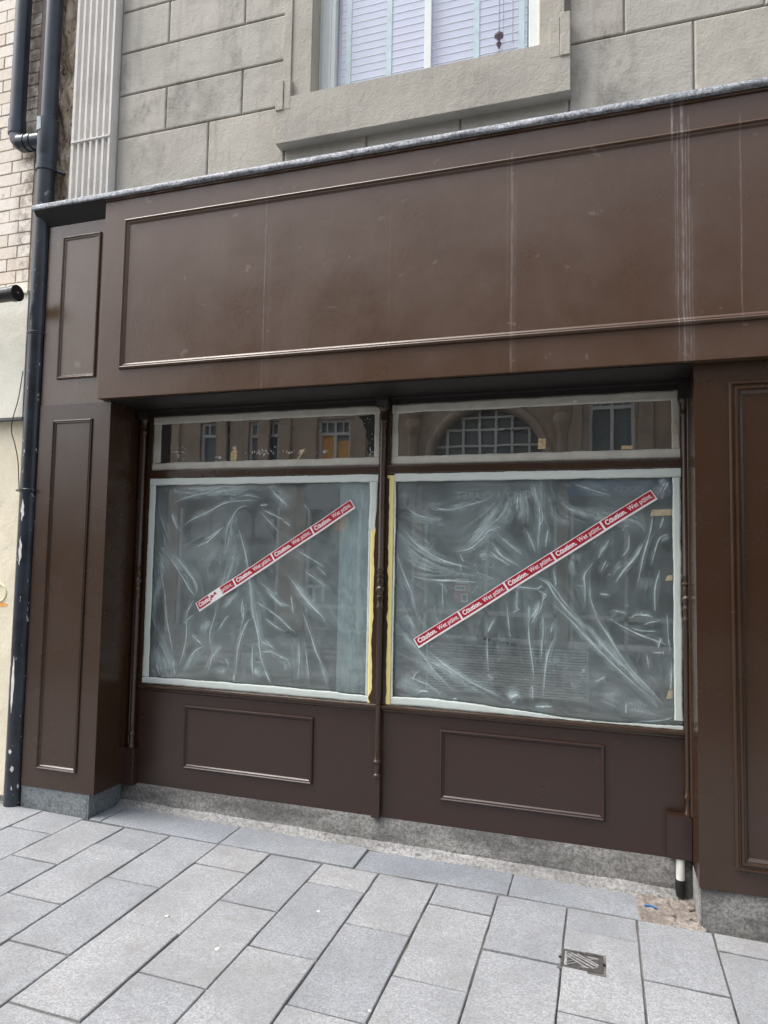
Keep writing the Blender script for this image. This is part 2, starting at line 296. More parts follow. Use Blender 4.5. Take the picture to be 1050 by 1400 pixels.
def link(name, data, parent=None, loc=None, **tags):
    o = bpy.data.objects.new(name, data); COL.objects.link(o)
    if parent: o.parent = parent
    if loc is not None: o.location = loc
    for k, v in tags.items(): o['category' if k == 'cat' else k] = v
    return o
def thing(name, label, cat, loc=(0, 0, 0), group=None):
    """Empty at a thing's base; its parts are modelled in world coordinates, so children sit under an origin Empty"""
    o = bpy.data.objects.new(name, None); COL.objects.link(o); o.location = loc; o.empty_display_size = .1
    o['label'] = label; o['category'] = cat
    if group: o['group'] = group
    return o
def catmull(pts, n=8):
    P = [pts[0]]+list(pts)+[pts[-1]]; out = []
    for i in range(1, len(P)-2):
        p0, p1, p2, p3 = (np.array(q, float) for q in P[i-1:i+3])
        for k in range(n):
            t = k/n; out.append(.5*((2*p1)+(-p0+p2)*t+(2*p0-5*p1+4*p2-p3)*t*t+(-p0+3*p1-3*p2+p3)*t**3))
    out.append(np.array(P[-2], float)); return out
def text_mesh(txt, size, offset=0.0, align='LEFT', spacing=1.0):
    c = bpy.data.curves.new('lettering', 'FONT'); c.body = txt; c.size = size; c.offset = offset; c.align_x = align; c.resolution_u = 3; c.space_character = spacing
    o = bpy.data.objects.new('lettering', c); COL.objects.link(o); dg = bpy.context.evaluated_depsgraph_get(); me = bpy.data.meshes.new_from_object(o.evaluated_get(dg))
    bpy.data.objects.remove(o); bpy.data.curves.remove(c); return me
MOULD = [(0, -.002), (0, .010), (.004, .016), (.010, .019), (.015, .017), (.018, .010), (.023, .010), (.026, .007), (.032, .004), (.038, -.002)]
MOULD_S = [(0, -.002), (0, .008), (.003, .013), (.008, .015), (.012, .012), (.014, .007), (.019, .007), (.023, .003), (.027, -.002)]
MOULD_W = [(0, -.002), (0, .012), (.006, .02), (.012, .02), (.016, .012), (.022, .012), (.028, .019), (.036, .019), (.040, .011), (.046, .011), (.052, .005), (.06, -.002)]

M['gum'] = simple('old gum', (.52, .52, .50), .8)
# ================================================================== PAVEMENT
def ground_z(x): return -.014*(x+3)
TILT = math.atan(.014)
gm = MB(); gm.box(-60, 60, -60, 60, -.6, -.075); g0 = gm.build('ground', M['joint'], kind='structure'); g0.location.x = -3; g0.rotation_euler.y = TILT
pv = MB(); pv.box(-9, 9, -7.2, 1.2, -.07, -.009); pave = pv.build('pavement', M['joint'], kind='structure'); pave.location.x = -3; pave.rotation_euler.y = TILT
def slab(x0, x1, y0, y1, mat, gap=.0028, name='paving_slab', lift=0):
    """one slab, x in world, resting in the pavement; chamfered, with slightly worn uneven edges"""
    bm = bmesh.new(); cx, cy = (x0+x1)/2, (y0+y1)/2; hw, hd = (x1-x0)/2-gap*random.uniform(.7, 1.5), (y1-y0)/2-gap*1.5*random.uniform(.7, 1.4)
    def ring(ins, z, jit):
        P = []
        nx, ny = 5, 9
        if hw > hd: nx, ny = 9, 5
        for i in range(nx): P.append((-hw+2*hw*i/nx, -hd))
        for i in range(ny): P.append((hw, -hd+2*hd*i/ny))
        for i in range(nx): P.append((hw-2*hw*i/nx, hd))
        for i in range(ny): P.append((-hw, hd-2*hd*i/ny))
        out = []
        for k, (x, y) in enumerate(P):
            s = 1-ins/hw; t = 1-ins/hd; j = jit[k]
            out.append(bm.verts.new((x*s*(1-j/hw), y*t*(1-j/hd), z)))
        return out
    n = 28; jit = [abs(random.gauss(0, .0011))+(random.random() < .06)*random.uniform(.001, .004) for _ in range(n)]
    a = ring(0, -.02, jit); b = ring(0, -.0035, jit); c = ring(.0035, 0, jit)
    for p, q in ((a, b), (b, c)):
        for i in range(n): bm.faces.new((p[i], p[(i+1) % n], q[(i+1) % n], q[i]))
    bm.faces.new(c); me = bpy.data.meshes.new(name); bmesh.ops.recalc_face_normals(bm, faces=bm.faces[:]); bm.to_mesh(me); bm.free(); me.materials.append(mat)
    o = link(name, me, pave, (cx+3, cy, random.uniform(-.0025, .0025)+lift)); o.rotation_euler = (random.gauss(0, .0030), random.gauss(0, .0045), 0)
    return o
cols = [-2.97, -2.668, -2.355, -2.042, -1.725, -1.42, -1.107, -.80, -.495, -.172, .138, .455]
xs = [cols[0]-.311*k for k in range(11, 0, -1)]+cols+[cols[-1]+.311*k for k in range(1, 8)]
first = {-2.97: -.484, -2.668: -.203, -2.355: -.498, -2.042: -.21, -1.725: -.49, -1.42: -.182, -1.107: -.464, -.80: -.163, -.495: -.445, -.172: -.152, .138: -.424, .455: -.10}
for i in range(len(xs)-1):
    x0, x1 = xs[i], xs[i+1]; mid = (x0+x1)/2
    top = .030+.010*(x0+3)/1.0*.5
    if x0 < -3.2: top = .055
    top = min(top, .052) if x0 > -3.2 else top
    f = first.get(x0, None)
    if f is None: f = -.20-.29*(i % 2)
    ys = [top, f]
    while ys[-1] > (-3.0): ys.append(ys[-1]-.588)
    for a_, b_ in zip(ys, ys[1:]): slab(x0, x1, b_, a_, M['slab'])
sx = [-2.85, -2.05, -1.25, -.452, .16]
for a_, b_ in zip(sx, sx[1:]): slab(a_, b_, .040 if a_ < -2 else .052, .292, M['strip'], .002)
slab(-2.945, -2.85, .045, .292, M['strip'], .002)
# pinkish mortar patch where the last strip stone is missing
bm = MB(); nx, ny = 26, 22
V = [[bm.bm.verts.new((.12+.31*i/nx, .05+.30*j/ny, ground_z(.2)+.000+.012*mnoise.noise(Vector((i*.35, j*.35, 1)))+.010*mnoise.noise(Vector((i*.9, j*.9, 5)))+.004*(j/ny)+(-.014 if i < 2 or j < 1 else 0))) for j in range(ny+1)] for i in range(nx+1)]
for i in range(nx):
    for j in range(ny): bm.bm.faces.new((V[i][j], V[i+1][j], V[i+1][j+1], V[i][j+1]))
bm.build('mortar_patch', M['rubble'], smooth=True, kind='structure')
grp = 'bits of broken mortar by the waste pipe'
spots = [(.385, .21, .016, 'lump of mortar beside the waste pipe'), (.405, .26, .022, 'largest mortar lump in the corner behind the waste pipe'), (.30, .13, .009, 'small mortar crumb in front of the waste pipe'), (.37, .115, .008, 'mortar crumb near the front edge of the rubble patch')]
for x, y, r_, lab in spots:
    b = bmesh.new(); bmesh.ops.create_icosphere(b, subdivisions=2, radius=r_)
    for v in b.verts: v.co *= 1+.35*mnoise.noise(v.co*60+Vector((x*50, 0, 0))); v.co.z *= .6
    me = bpy.data.meshes.new('mortar_lump'); b.to_mesh(me); b.free(); me.materials.append(M['rubble'])
    link('mortar_lump', me, None, (x, y, ground_z(x)+.010+r_*.3), label='pinkish '+lab, cat='rubble', group=grp)
b = MB(); b.tube([(.175, .175, ground_z(.18)+.008), (.20, .178, ground_z(.18)+.010), (.232, .165, ground_z(.18)+.009)], [.003, .005, .003], 8)
M['blue'] = simple('blue plastic scrap', (.02, .16, .42), .4); b.build('litter_scrap', M['blue'], None, True, label='tiny blue plastic scrap lying on the paving in front of the waste pipe', cat='litter')
# drain access cover
dc = thing('drain_cover', 'small rectangular cast iron access cover set in the pavement', 'drain cover')
zc = ground_z(-.09)+.001; x0, x1, y0, y1 = -.176, -.012, -.458, -.330
fr = MB(); t = .012
for bx in ((x0, x1, y0, y0+t), (x0, x1, y1-t, y1), (x0, x0+t, y0+t, y1-t), (x1-t, x1, y0+t, y1-t)): fr.box(*bx, zc-.01, zc+.0055, .0015)
fr.build('frame', M['cast'], dc)
lid = MB(); lid.box(x0+t+.002, x1-t-.002, y0+t+.002, y1-t-.002, zc-.01, zc+.0025); ldo = lid.build('lid', M['cast'], dc)
for (ax, ay, bx, by) in ((.02, .10, .13, .025), (.035, .108, .145, .04), (.018, .085, .10, .022), (.06, .108, .148, .052), (.018, .03, .05, .06), (.02, .02, .07, .05), (.03, .10, .055, .075), (.10, .10, .145, .095), (.12, .022, .145, .035), (.10, .075, .14, .10), (.018, .06, .04, .09), (.075, .02, .11, .022)):
    rb = MB(); p, q = Vector((x0+ax+.003, y0+ay, zc+.0035)), Vector((x0+bx, y0+by, zc+.0035)); rb.tube([p, (p+q)/2, q], .0026, 6); rb.build('ridge', M['cast_hi'], ldo, True)
for cx in (x0-.004, x1+.004):
    l = MB(); l.box(cx-.007, cx+.007, -.402, -.383, zc-.008, zc+.003, .001); l.build('lifting_slot', M['near_black'], dc)
rim = MB(); rim.box(x0-.012, x1+.012, y0-.014, y1+.012, zc-.02, zc+.0008); rim.build('mortar_bed', M['joint'], dc)
# grit gathered along the foot of the wall
bm = bmesh.new()
for _ in range(420):
    x = random.uniform(-2.93, .40); y = .292-abs(random.gauss(0, .016))+.02 if random.random() < .8 else random.uniform(.02, .29); r_ = random.uniform(.0012, .0042); z = ground_z(x)+.0015+max(0, (y-.285))*.35
    a0 = random.uniform(0, 3); vs = [bm.verts.new((x+r_*math.cos(a0+k*2.09)*random.uniform(.6, 1.2), y+r_*math.sin(a0+k*2.09), z-.001)) for k in range(3)]; t = bm.verts.new((x, y, z+r_*.7))
    bm.faces.new(vs)
    for k in range(3): bm.faces.new((vs[k], vs[(k+1) % 3], t))
me = bpy.data.meshes.new('grit'); bm.to_mesh(me); bm.free(); me.materials.append(M['concrete']); link('grit', me, None, kind='stuff')
# old chewing gum
grp = 'old pale chewing gum spots on the paving'
for x, y, lab in ((-1.86, -.70, 'by the second joint from the left, left of centre'), (-2.53, -.36, 'on the slab in front of the left pilaster'), (-1.52, -.84, 'on the slab below the left pane'), (-.81, -.98, 'in the joint near the bottom edge, centre'), (-1.25, -.42, 'on the slab in front of the middle mullion')):
    b = MB(); r_ = random.uniform(.007, .012); b.lathe(x, y, [(r_, ground_z(x)-.001), (r_*.8, ground_z(x)+.0018), (r_*.3, ground_z(x)+.0026)], 10); [setattr(v.co, 'x', v.co.x+.0035*mnoise.noise(v.co*160)) for v in b.bm.verts]; b.build('chewing_gum', M['gum'], None, True, label='flattened pale gum spot '+lab, cat='chewing gum', group=grp)

# ================================================================== SHOPFRONT (left pilaster to right pilaster)
shop = thing('shopfront', 'freshly painted dark brown shopfront with two masked windows', 'shopfront')
YP, YW, RX = .056, .352, 2.6
# fascia
b = MB(); b.box(-2.977, RX, 0, YW+.10, 2.5357, 3.79, .002); fas = b.build('fascia', M['fascia'], shop)
b = MB(); b.frame(-2.821, RX-.1, 2.7086, 3.6505, 0, [(d*1.0, h) for d, h in MOULD]); b.build('panel_moulding', M['fascia'], fas)
b = MB(); b.box(-2.985, RX, -.010, .03, 3.786, 3.807, .002); b.build('cap_batten', M['fascia'], shop)
# lead flashing: crumpled lip over the fascia and the top of the left pilaster
bm = bmesh.new(); nx = 420; prof = [(-.012, 3.800), (-.029, 3.801), (-.031, 3.806), (-.032, 3.828), (-.024, 3.835), (.05, 3.862), (.11, 3.90)]
rows = []
for i in range(nx+1):
    x = -3.535+(RX+3.535)*i/nx; row = []
    for k, (y, z) in enumerate(prof):
        j = mnoise.noise(Vector((x*9, k*.7, 0)))*.004+mnoise.noise(Vector((x*45, k*1.3, 4)))*.0026; row.append(bm.verts.new((x, y+(j if k < 5 else 0), z+j*.9)))
    rows.append(row)
for p, q in zip(rows, rows[1:]):
    for k in range(len(prof)-1): bm.faces.new((p[k], q[k], q[k+1], p[k+1]))
bm.faces.new(rows[0]); bm.faces.new(rows[-1][::-1])
me = bpy.data.meshes.new('lead_flashing'); bmesh.ops.recalc_face_normals(bm, faces=bm.faces[:]); bm.to_mesh(me); bm.free(); me.materials.append(M['lead'])
for p in me.polygons: p.use_smooth = True
link('lead_flashing', me, shop)
# cornice return over the left pilaster (sloping soffit, its shade painted in near-black)
b = MB(); b.prism([(-.022, 3.800), (YP+.001, 3.712), (.16, 3.70), (.16, 3.84), (-.022, 3.836)], -3.53, -2.979, 'x'); b.build('cornice_return', M['black_shade'], shop)
# left pilaster: upper and lower stages
b = MB(); b.box(-3.466, -2.93, YP, YW+.12, 2.53, 3.80, .0015); b.frame(-3.3432, -3.0461, 2.6913, 3.630, YP, MOULD_S); 
pil = b.build('pilaster', M['brown_sheen'], shop)
b = MB(); b.box(-3.4665, -2.9145, YP-.005, YW+.12, .1367, 2.53, .002); pl2 = b.build('pilaster', M['brown'], shop)
b = MB(); b.frame(-3.3474, -3.0472, .2521, 2.4259, YP-.005, MOULD_S); b.build('panel_moulding', M['brown'], pl2)
b = MB(); b.box(-3.463, -2.965, YP-.002, YW+.1, -.02, .136, .002); b.build('pilaster_base', M['slate'], shop)
b = MB(); b.box(-2.9630, -2.9480, YP-.003, YW, -.02, .136, .002); b.build('pilaster_base', M['slate'], shop)
# right pilaster
b = MB(); b.box(.4035, 1.32, YP, YW+.12, .1346, 2.535, .002); pr = b.build('pilaster', M['brown'], shop)
b = MB(); b.frame(.5496, 1.18, .2366, 2.4369, YP, MOULD_W); b.build('panel_moulding', M['brown'], pr)
b = MB(); b.box(.4160, 1.33, YP+.012, YW+.1, -.14, .1340, .004); b.build('pilaster_base', M['concrete'], shop)
b = MB(); b.box(.403, .4145, YP+.016, .30, -.14, .1340, .003); b.build('pilaster_base', M['fillet'], shop)
# window wall
ST = .132
b = MB()
b.box(-2.914, .403, YW, YW+.05, ST, .716)                       # stallriser
sr = b.build('stallriser', M['brown_soft'], shop)
for x0, x1, z0, z1 in ((-2.4989, -1.627, .2615, .6477), (-.8668, -.0004, .2693, .6505)):
    b = MB(); b.frame(x0, x1, z0, z1, YW, MOULD_S); b.build('panel_moulding', M['brown_soft'], sr)
b = MB(); b.prism([(YW+.05, .714), (YW-.002, .714), (YW-.010, .722), (YW-.012, .730), (YW-.022, .734), (YW-.028, .742), (YW-.028, .754), (YW-.020, .760), (YW+.05, .7605)], -2.835, .385, 'x'); b.build('sill', M['brown'], shop)
b = MB(); b.box(-2.914, -2.8235, YW-.004, YW+.05, .716, 2.535)     # left jamb post
b.box(-2.905, -2.893, YW-.020, YW-.004, .716, 2.5); b.box(-2.84, -2.830, YW-.014, YW-.004, .762, 2.5); b.build('jamb_post', M['brown'], shop)
b = MB(); b.box(.372, .4035, YW-.004, YW+.05, .716, 2.535); b.build('jamb_post', M['brown'], shop)
b = MB(); b.box(-1.2535, -1.1815, YW-.002, YW+.05, .7605, 2.4866); b.build('mullion', M['brown'], shop)
b = MB(); b.prism([(YW+.05, 2.0766), (YW-.006, 2.0766), (YW-.010, 2.084), (YW-.010, 2.120), (YW-.006, 2.1294), (YW+.05, 2.1294)], -2.8235, .372, 'x'); b.build('transom', M['brown'], shop)
b = MB(); b.box(-2.8235, .372, YW-.006, YW+.05, 2.4870, 2.5350); b.box(-2.8235, .372, YW-.03, YW-.006, 2.512, 2.5350, .003); b.build('head_rail', M['recess_shade'], shop)
b = MB(); b.box(-2.913, .402, .030, YW-.004, 2.5290, 2.5352, .002); b.build('soffit_board', M['recess_shade'], shop)  # thin board added to carry the painted recess shade
# plinth and mortar fillet
b = MB(); b.prism([(YW+.06, ST-.001), (YW-.002, ST-.001), (YW-.010, .07), (YW-.022, .015), (YW-.03, -.10), (YW+.06, -.10)], -2.947, .403, 'x')
pth = b.build('plinth', M['concrete'], shop)
bm = bmesh.new(); rows = []
for i in range(201):
    x = -2.944+(3.30)*i/200; gz = ground_z(x); row = []
    for k, (y, z) in enumerate(((YW-.014, .030), (YW-.022, .026), (YW-.032, .014), (YW-.046, .005), (YW-.060, .001), (YW-.066, -.006))):
        row.append(bm.verts.new((x, y+.006*mnoise.noise(Vector((x*6, k, 2))), z+gz*(1 if k > 2 else .6)+.0035*mnoise.noise(Vector((x*5, 0, k*.2)))*(k < 4))))
    rows.append(row)
for p, q in zip(rows, rows[1:]):
    for k in range(5): bm.faces.new((p[k], q[k], q[k+1], p[k+1]))
me = bpy.data.meshes.new('mortar_fillet'); bmesh.ops.recalc_face_normals(bm, faces=bm.faces[:]); bm.to_mesh(me); bm.free(); me.materials.append(M['fillet'])
for p in me.polygons: p.use_smooth = True
link('mortar_fillet', me, pth)
# turned colonettes
def colonette(cx, cy, r, bx0, bx1, by0, bz0, bz1, top):
    prof = [(r*1.25, .356), (r*1.45, .364), (r*1.35, .372), (r*.95, .380), (r*1.0, .410), (r*1.0, .432), (r*1.4, .440), (r*1.45, .450), (r*1.0, .460), (r*.95, .50),
            (r*1.0, 1.30), (r*1.25, 1.306), (r*1.25, 1.314), (r*1.0, 1.320), (r*1.0, 1.355), (r*1.3, 1.361), (r*1.3, 1.369), (r*.95, 1.376), (r*1.0, 1.392), (r*1.45, 1.405), (r*1.5, 1.413), (r*1.35, 1.420),
            (r*1.0, 1.428), (r*1.15, 1.440), (r*1.25, 1.452), (r*1.0, 1.470), (r*.95, 1.476), (r*1.3, 1.482), (r*1.3, 1.490), (r*.95, 1.496), (r*1.0, 1.518), (r*1.2, 1.524), (r*1.2, 1.530), (r*1.0, 1.536),
            (r*.95, top-.09), (r*1.25, top-.085), (r*1.3, top-.075), (r*1.0, top-.068), (r*1.0, top-.02), (r*1.4, top-.012), (r*1.5, top)]
    c = MB(); c.lathe(cx, cy, prof, 22); co = c.build('colonette', M['brown'], shop, True)
    d = MB(); d.box(bx0, bx1, by0, YW-.0, bz0, bz1, .003); d.build('base_block', M['brown_soft'], co)
    e = MB(); e.prism([(cy-r*1.7, top), (YW-.01, top), (YW-.01, 2.5285), (cy-r*2.2, 2.5285), (cy-r*2.2, 2.50)], cx-r*2, cx+r*2, 'x'); e.build('cap_block', M['recess_shade'], co)
colonette(-1.222, .322, .0175, -1.2535, -1.2035, .318, .1335, .356, 2.462)
colonette(-2.868, .322, .0165, -2.918, -2.838, .306, .125, .356, 2.462)
colonette(.388, .315, .0150, .2895, .4025, .292, .152, .357, 2.425)
b = MB(); b.box(-2.905, -2.893, .330, .349, .36, .716); b.build('corner_bead', M['brown'], shop)
b = MB(); b.tube([(-2.898, .335, .36), (-2.898, .335, 1.4), (-2.898, .335, 2.50)], .010, 10); b.build('corner_bead', M['brown'], shop, True)
b = MB(); b.tube([(.404, .30, .36), (.404, .30, 1.4), (.404, .30, 2.53)], .0085, 10); b.build('corner_bead', M['brown'], shop, True)
b = MB(); b.box(.4035, .4038, .14, .29, 2.0, 2.01)
b.bm.free()
# panes
YG = .366
panes = {}
for nm, x0, x1, z0, z1, lab in (('ul', -2.8235, -1.2535, 2.1294, 2.487, 'upper left pane with dried residue'), ('ur', -1.1815, .372, 2.1294, 2.487, 'upper right pane reflecting an arched window'),
                            ('ll', -2.8235, -1.2535, .7605, 2.0766, 'large left pane behind plastic film'), ('lr', -1.1815, .372, .7605, 2.0766, 'large right pane behind plastic film')):
    b = MB(); v = [b.bm.verts.new(p) for p in ((x0-.01, YG, z0-.01), (x1+.01, YG, z0-.01), (x1+.01, YG, z1+.01), (x0-.01, YG, z1+.01))]; b.bm.faces.new(v)
    panes[nm] = b.build('window_pane', M['glass'], shop, label=lab)
# room behind the glass
rm = MB(); rm.box(-3.3, 1.2, 3.6, 3.7, 0, 3.2); rm.box(-3.4, -3.3, .46, 3.7, 0, 3.2); rm.box(1.2, 1.3, .46, 3.7, 0, 3.2); rm.box(-3.4, 1.3, .47, 3.7, 3.0, 3.1); rm.build('interior_wall', M['dark_room'], shop)
b = MB(); b.box(-3.3, 1.2, .403, 3.6, -.05, .12); b.build('interior_floor', M['dark_floor'], shop)
b = MB(); b.box(-3.47, RX, YW+.101, .47, 2.536, 3.79); b.box(1.32, RX, .10, .47, -.1, 2.535); b.build('backing_wall', M['brown_soft'], shop)

# white waste pipe
wp = thing('waste_pipe', 'short white plastic waste pipe with black end in the corner', 'waste pipe')
b = MB(); b.lathe(.350, .318, [(.0205, .045), (.0205, .20)], 18); b.build('pipe', M['pvc'], wp, True)
b = MB(); b.lathe(.348, .315, [(.018, -.030), (.0205, -.022), (.0225, .0), (.0225, .046), (.021, .05)], 18); b.build('black_end', M['blackp'], wp, True)

# ================================================================== THINGS INSIDE THE SHOP
cab = thing('louvred_cabinet', 'low cabinet with pale louvred front inside the right window', 'cabinet')
b = MB(); b.box(-1.10, -.085, .905, 1.30, .12, 1.06, .004); b.build('case', M['dark_room'], cab)
b = MB()
for x in (-1.092, -.108): b.box(x, x+.018, .894, .906, .765, 1.045)
for z in (.757, 1.043): b.box(-1.092, -.09, .892, .906, z, z+.009)
b.build('frame', M['slatgrey'], cab)
sm = MB(); sm.prism([(.8965, 0), (.904, .006), (.906, .006), (.8985, 0)], -1.072, -.110, 'x'); sme = sm.mesh('louvre', M['slatgrey'])
for k in range(16): link('louvre', sme, cab, (0, 0, .772+k*.0168))
nt_ = thing('red_notice', 'small red notice with cream labels behind the right window', 'notice')
b = MB(); b.box(-.842, -.752, .565, .572, 1.335, 1.470); b.build('board', M['red_note'], nt_)
M['label_cream'] = simple('cream label', (.62, .60, .50), .6)
for x0, x1, z0, z1 in ((-.835, -.757, 1.448, 1.476), (-.838, -.772, 1.405, 1.436), (-.80, -.762, 1.340, 1.390)):
    b = MB(); b.box(x0, x1, .560, .5645, z0, z1); lb = b.build('label', M['label_cream'], nt_)
    for k in range(4):
        c = MB(); xx = x0+.006+k*(x1-x0-.012)/4; c.box(xx, xx+(x1-x0)/7, .559, .5598, z0+.008, z1-.008); c.build('print', M['ink'], lb)

# ================================================================== MASKING TAPE (each strip peels off on its own)
def tape_strip(x0, x1, z0, z1, mat, label, cat='masking tape', y=None, group='strips of masking tape round the panes', wob=.0034, ragged=None):
    horiz = (x1-x0) > (z1-z0); L = (x1-x0) if horiz else (z1-z0); n = max(6, int(L/.012)); bm = bmesh.new(); y = YG-.006 if y is None else y; sd = random.uniform(0, 99); rows = []
    for i in range(n+1):
        t = i/n; e0 = wob*mnoise.noise(Vector((t*L*9, sd, 0)))+wob*.6*mnoise.noise(Vector((t*L*50, sd, 3))); e1 = wob*1.2*mnoise.noise(Vector((t*L*8, sd, 7)))+wob*.7*mnoise.noise(Vector((t*L*60, sd, 9)))
        if ragged: e1 += ragged(t)
        row = []
        for k in range(5):
            s = k/4; yy = y-.0009*abs(mnoise.noise(Vector((t*L*14, s*2, sd))))*3
            if horiz: row.append(bm.verts.new((x0+L*t, yy, z0+e0*(1-s)+(z1-z0)*s+e1*s)))
            else: row.append(bm.verts.new((x0+e0*(1-s)+(x1-x0)*s+e1*s, yy, z0+L*t)))
        rows.append(row)
    back = [[bm.verts.new((v.co.x, y+.0004, v.co.z)) for v in (r[0], r[-1])] for r in rows]
    for i in range(n):
        for k in range(4): bm.faces.new((rows[i][k], rows[i+1][k], rows[i+1][k+1], rows[i][k+1]))
        bm.faces.new((rows[i][0], back[i][0], back[i+1][0], rows[i+1][0])); bm.faces.new((rows[i][4], rows[i+1][4], back[i+1][1], back[i][1]))
    bmesh.ops.recalc_face_normals(bm, faces=bm.faces[:]); me = bpy.data.meshes.new('masking_tape'); bm.to_mesh(me); bm.free(); me.materials.append(mat)
    for p in me.polygons: p.use_smooth = True
    return link('masking_tape', me, None, label=label, cat=cat, group=group)
for nm, X0, X1, Z0, Z1, i0, i1, j0, j1, mt in (('upper left pane', -2.8225, -1.2545, 2.1304, 2.486, -2.763, -1.288, 2.181, 2.436, M['tape_shaded']), ('upper right pane', -1.1805, .371, 2.1304, 2.486, -1.141, .331, 2.180, 2.434, M['tape_shaded'])):
    tape_strip(X0, X1, j1, Z1, mt, 'grey white masking tape along the top of the '+nm); tape_strip(X0, X1, Z0, j0, mt, 'grey white masking tape along the bottom of the '+nm)
    tape_strip(X0, i0, j0+.001, j1-.001, mt, 'grey white masking tape down the left of the '+nm); tape_strip(i1, X1, j0+.001, j1-.001, mt, 'grey white masking tape down the right of the '+nm)
YT = YG-.024
T = M['tape']
tape_strip(-2.8225, -1.2545, 2.032, 2.0757, T, 'pale green masking tape along the top of the large left pane', y=YT)
tape_strip(-2.8225, -1.2545, .7615, .802, T, 'wide pale green masking tape along the bottom of the large left pane', y=YT, ragged=lambda t: .012*math.sin(t*3.1)-.004)
tape_strip(-2.8225, -2.775, .803, 2.031, T, 'pale green masking tape down the left of the large left pane', y=YT)
tape_strip(-1.3050, -1.2545, 1.752, 2.031, T, 'short pale green masking tape at the top right corner of the left pane', y=YT)
tape_strip(-1.3070, -1.2945, .803, 1.750, T, 'narrow pale green tape edge beside the left yellow strip', y=YT)
tape_strip(-1.1545, .371, 2.030, 2.0757, T, 'pale green masking tape along the top of the large right pane', y=YT)
tape_strip(-1.1545, .371, .7615, .806, T, 'wide pale green masking tape along the bottom of the large right pane', y=YT, ragged=lambda t: -.030*max(0, min(1, (t-.15)/.6))+.008*math.sin(t*7))
tape_strip(.331, .371, .807, 2.029, T, 'pale green masking tape down the right of the large right pane', y=YT)
tape_strip(-1.1545, -1.1440, .807, 2.029, T, 'narrow pale green tape edge beside the right yellow strip', y=YT)
tape_strip(-1.2940, -1.2505, .7620, 1.752, M['tape_yellow'], 'yellow masking tape down the left side of the middle colonette', y=YG-.0255, group='yellow tapes', wob=.001)
tape_strip(-1.1985, -1.1555, .7620, 2.068, M['tape_yellow'], 'yellow masking tape down the right side of the middle colonette', y=YG-.0255, group='yellow tapes', wob=.001)
# wet paint edge brushed over the yellow tape, both sides of the colonette
for side, xa, z1 in ((-1, -1.2505, 1.90), (1, -1.1985, 2.05)):
    bm = bmesh.new(); rows = []
    n = 160
    for i in range(n+1):
        z = .762+(z1-.762)*i/n; q = .006+.010*abs(mnoise.noise(Vector((z*4, side*3, 0))))+.005*mnoise.noise(Vector((z*22, side, 5)))
        if side < 0: q += .010+.022*math.exp(-((z-.79)/.028)**2)+.008*math.exp(-((z-1.1)/.12)**2); q *= min(1, (1.92-z)/.12)
        else: q += .008
        xe = xa-q if side < 0 else xa+q; rows.append([bm.verts.new((-1.224, YG-.0280, z)), bm.verts.new((xe, YG-.0280, z)), bm.verts.new((xe, YG-.0245, z))])
    for p, q in zip(rows, rows[1:]):
        for k in range(2): bm.faces.new((p[k], q[k], q[k+1], p[k+1]))
    me = bpy.data.meshes.new('paint_edge'); bm.to_mesh(me); bm.free(); me.materials.append(M['brown']); link('paint_edge', me, shop)

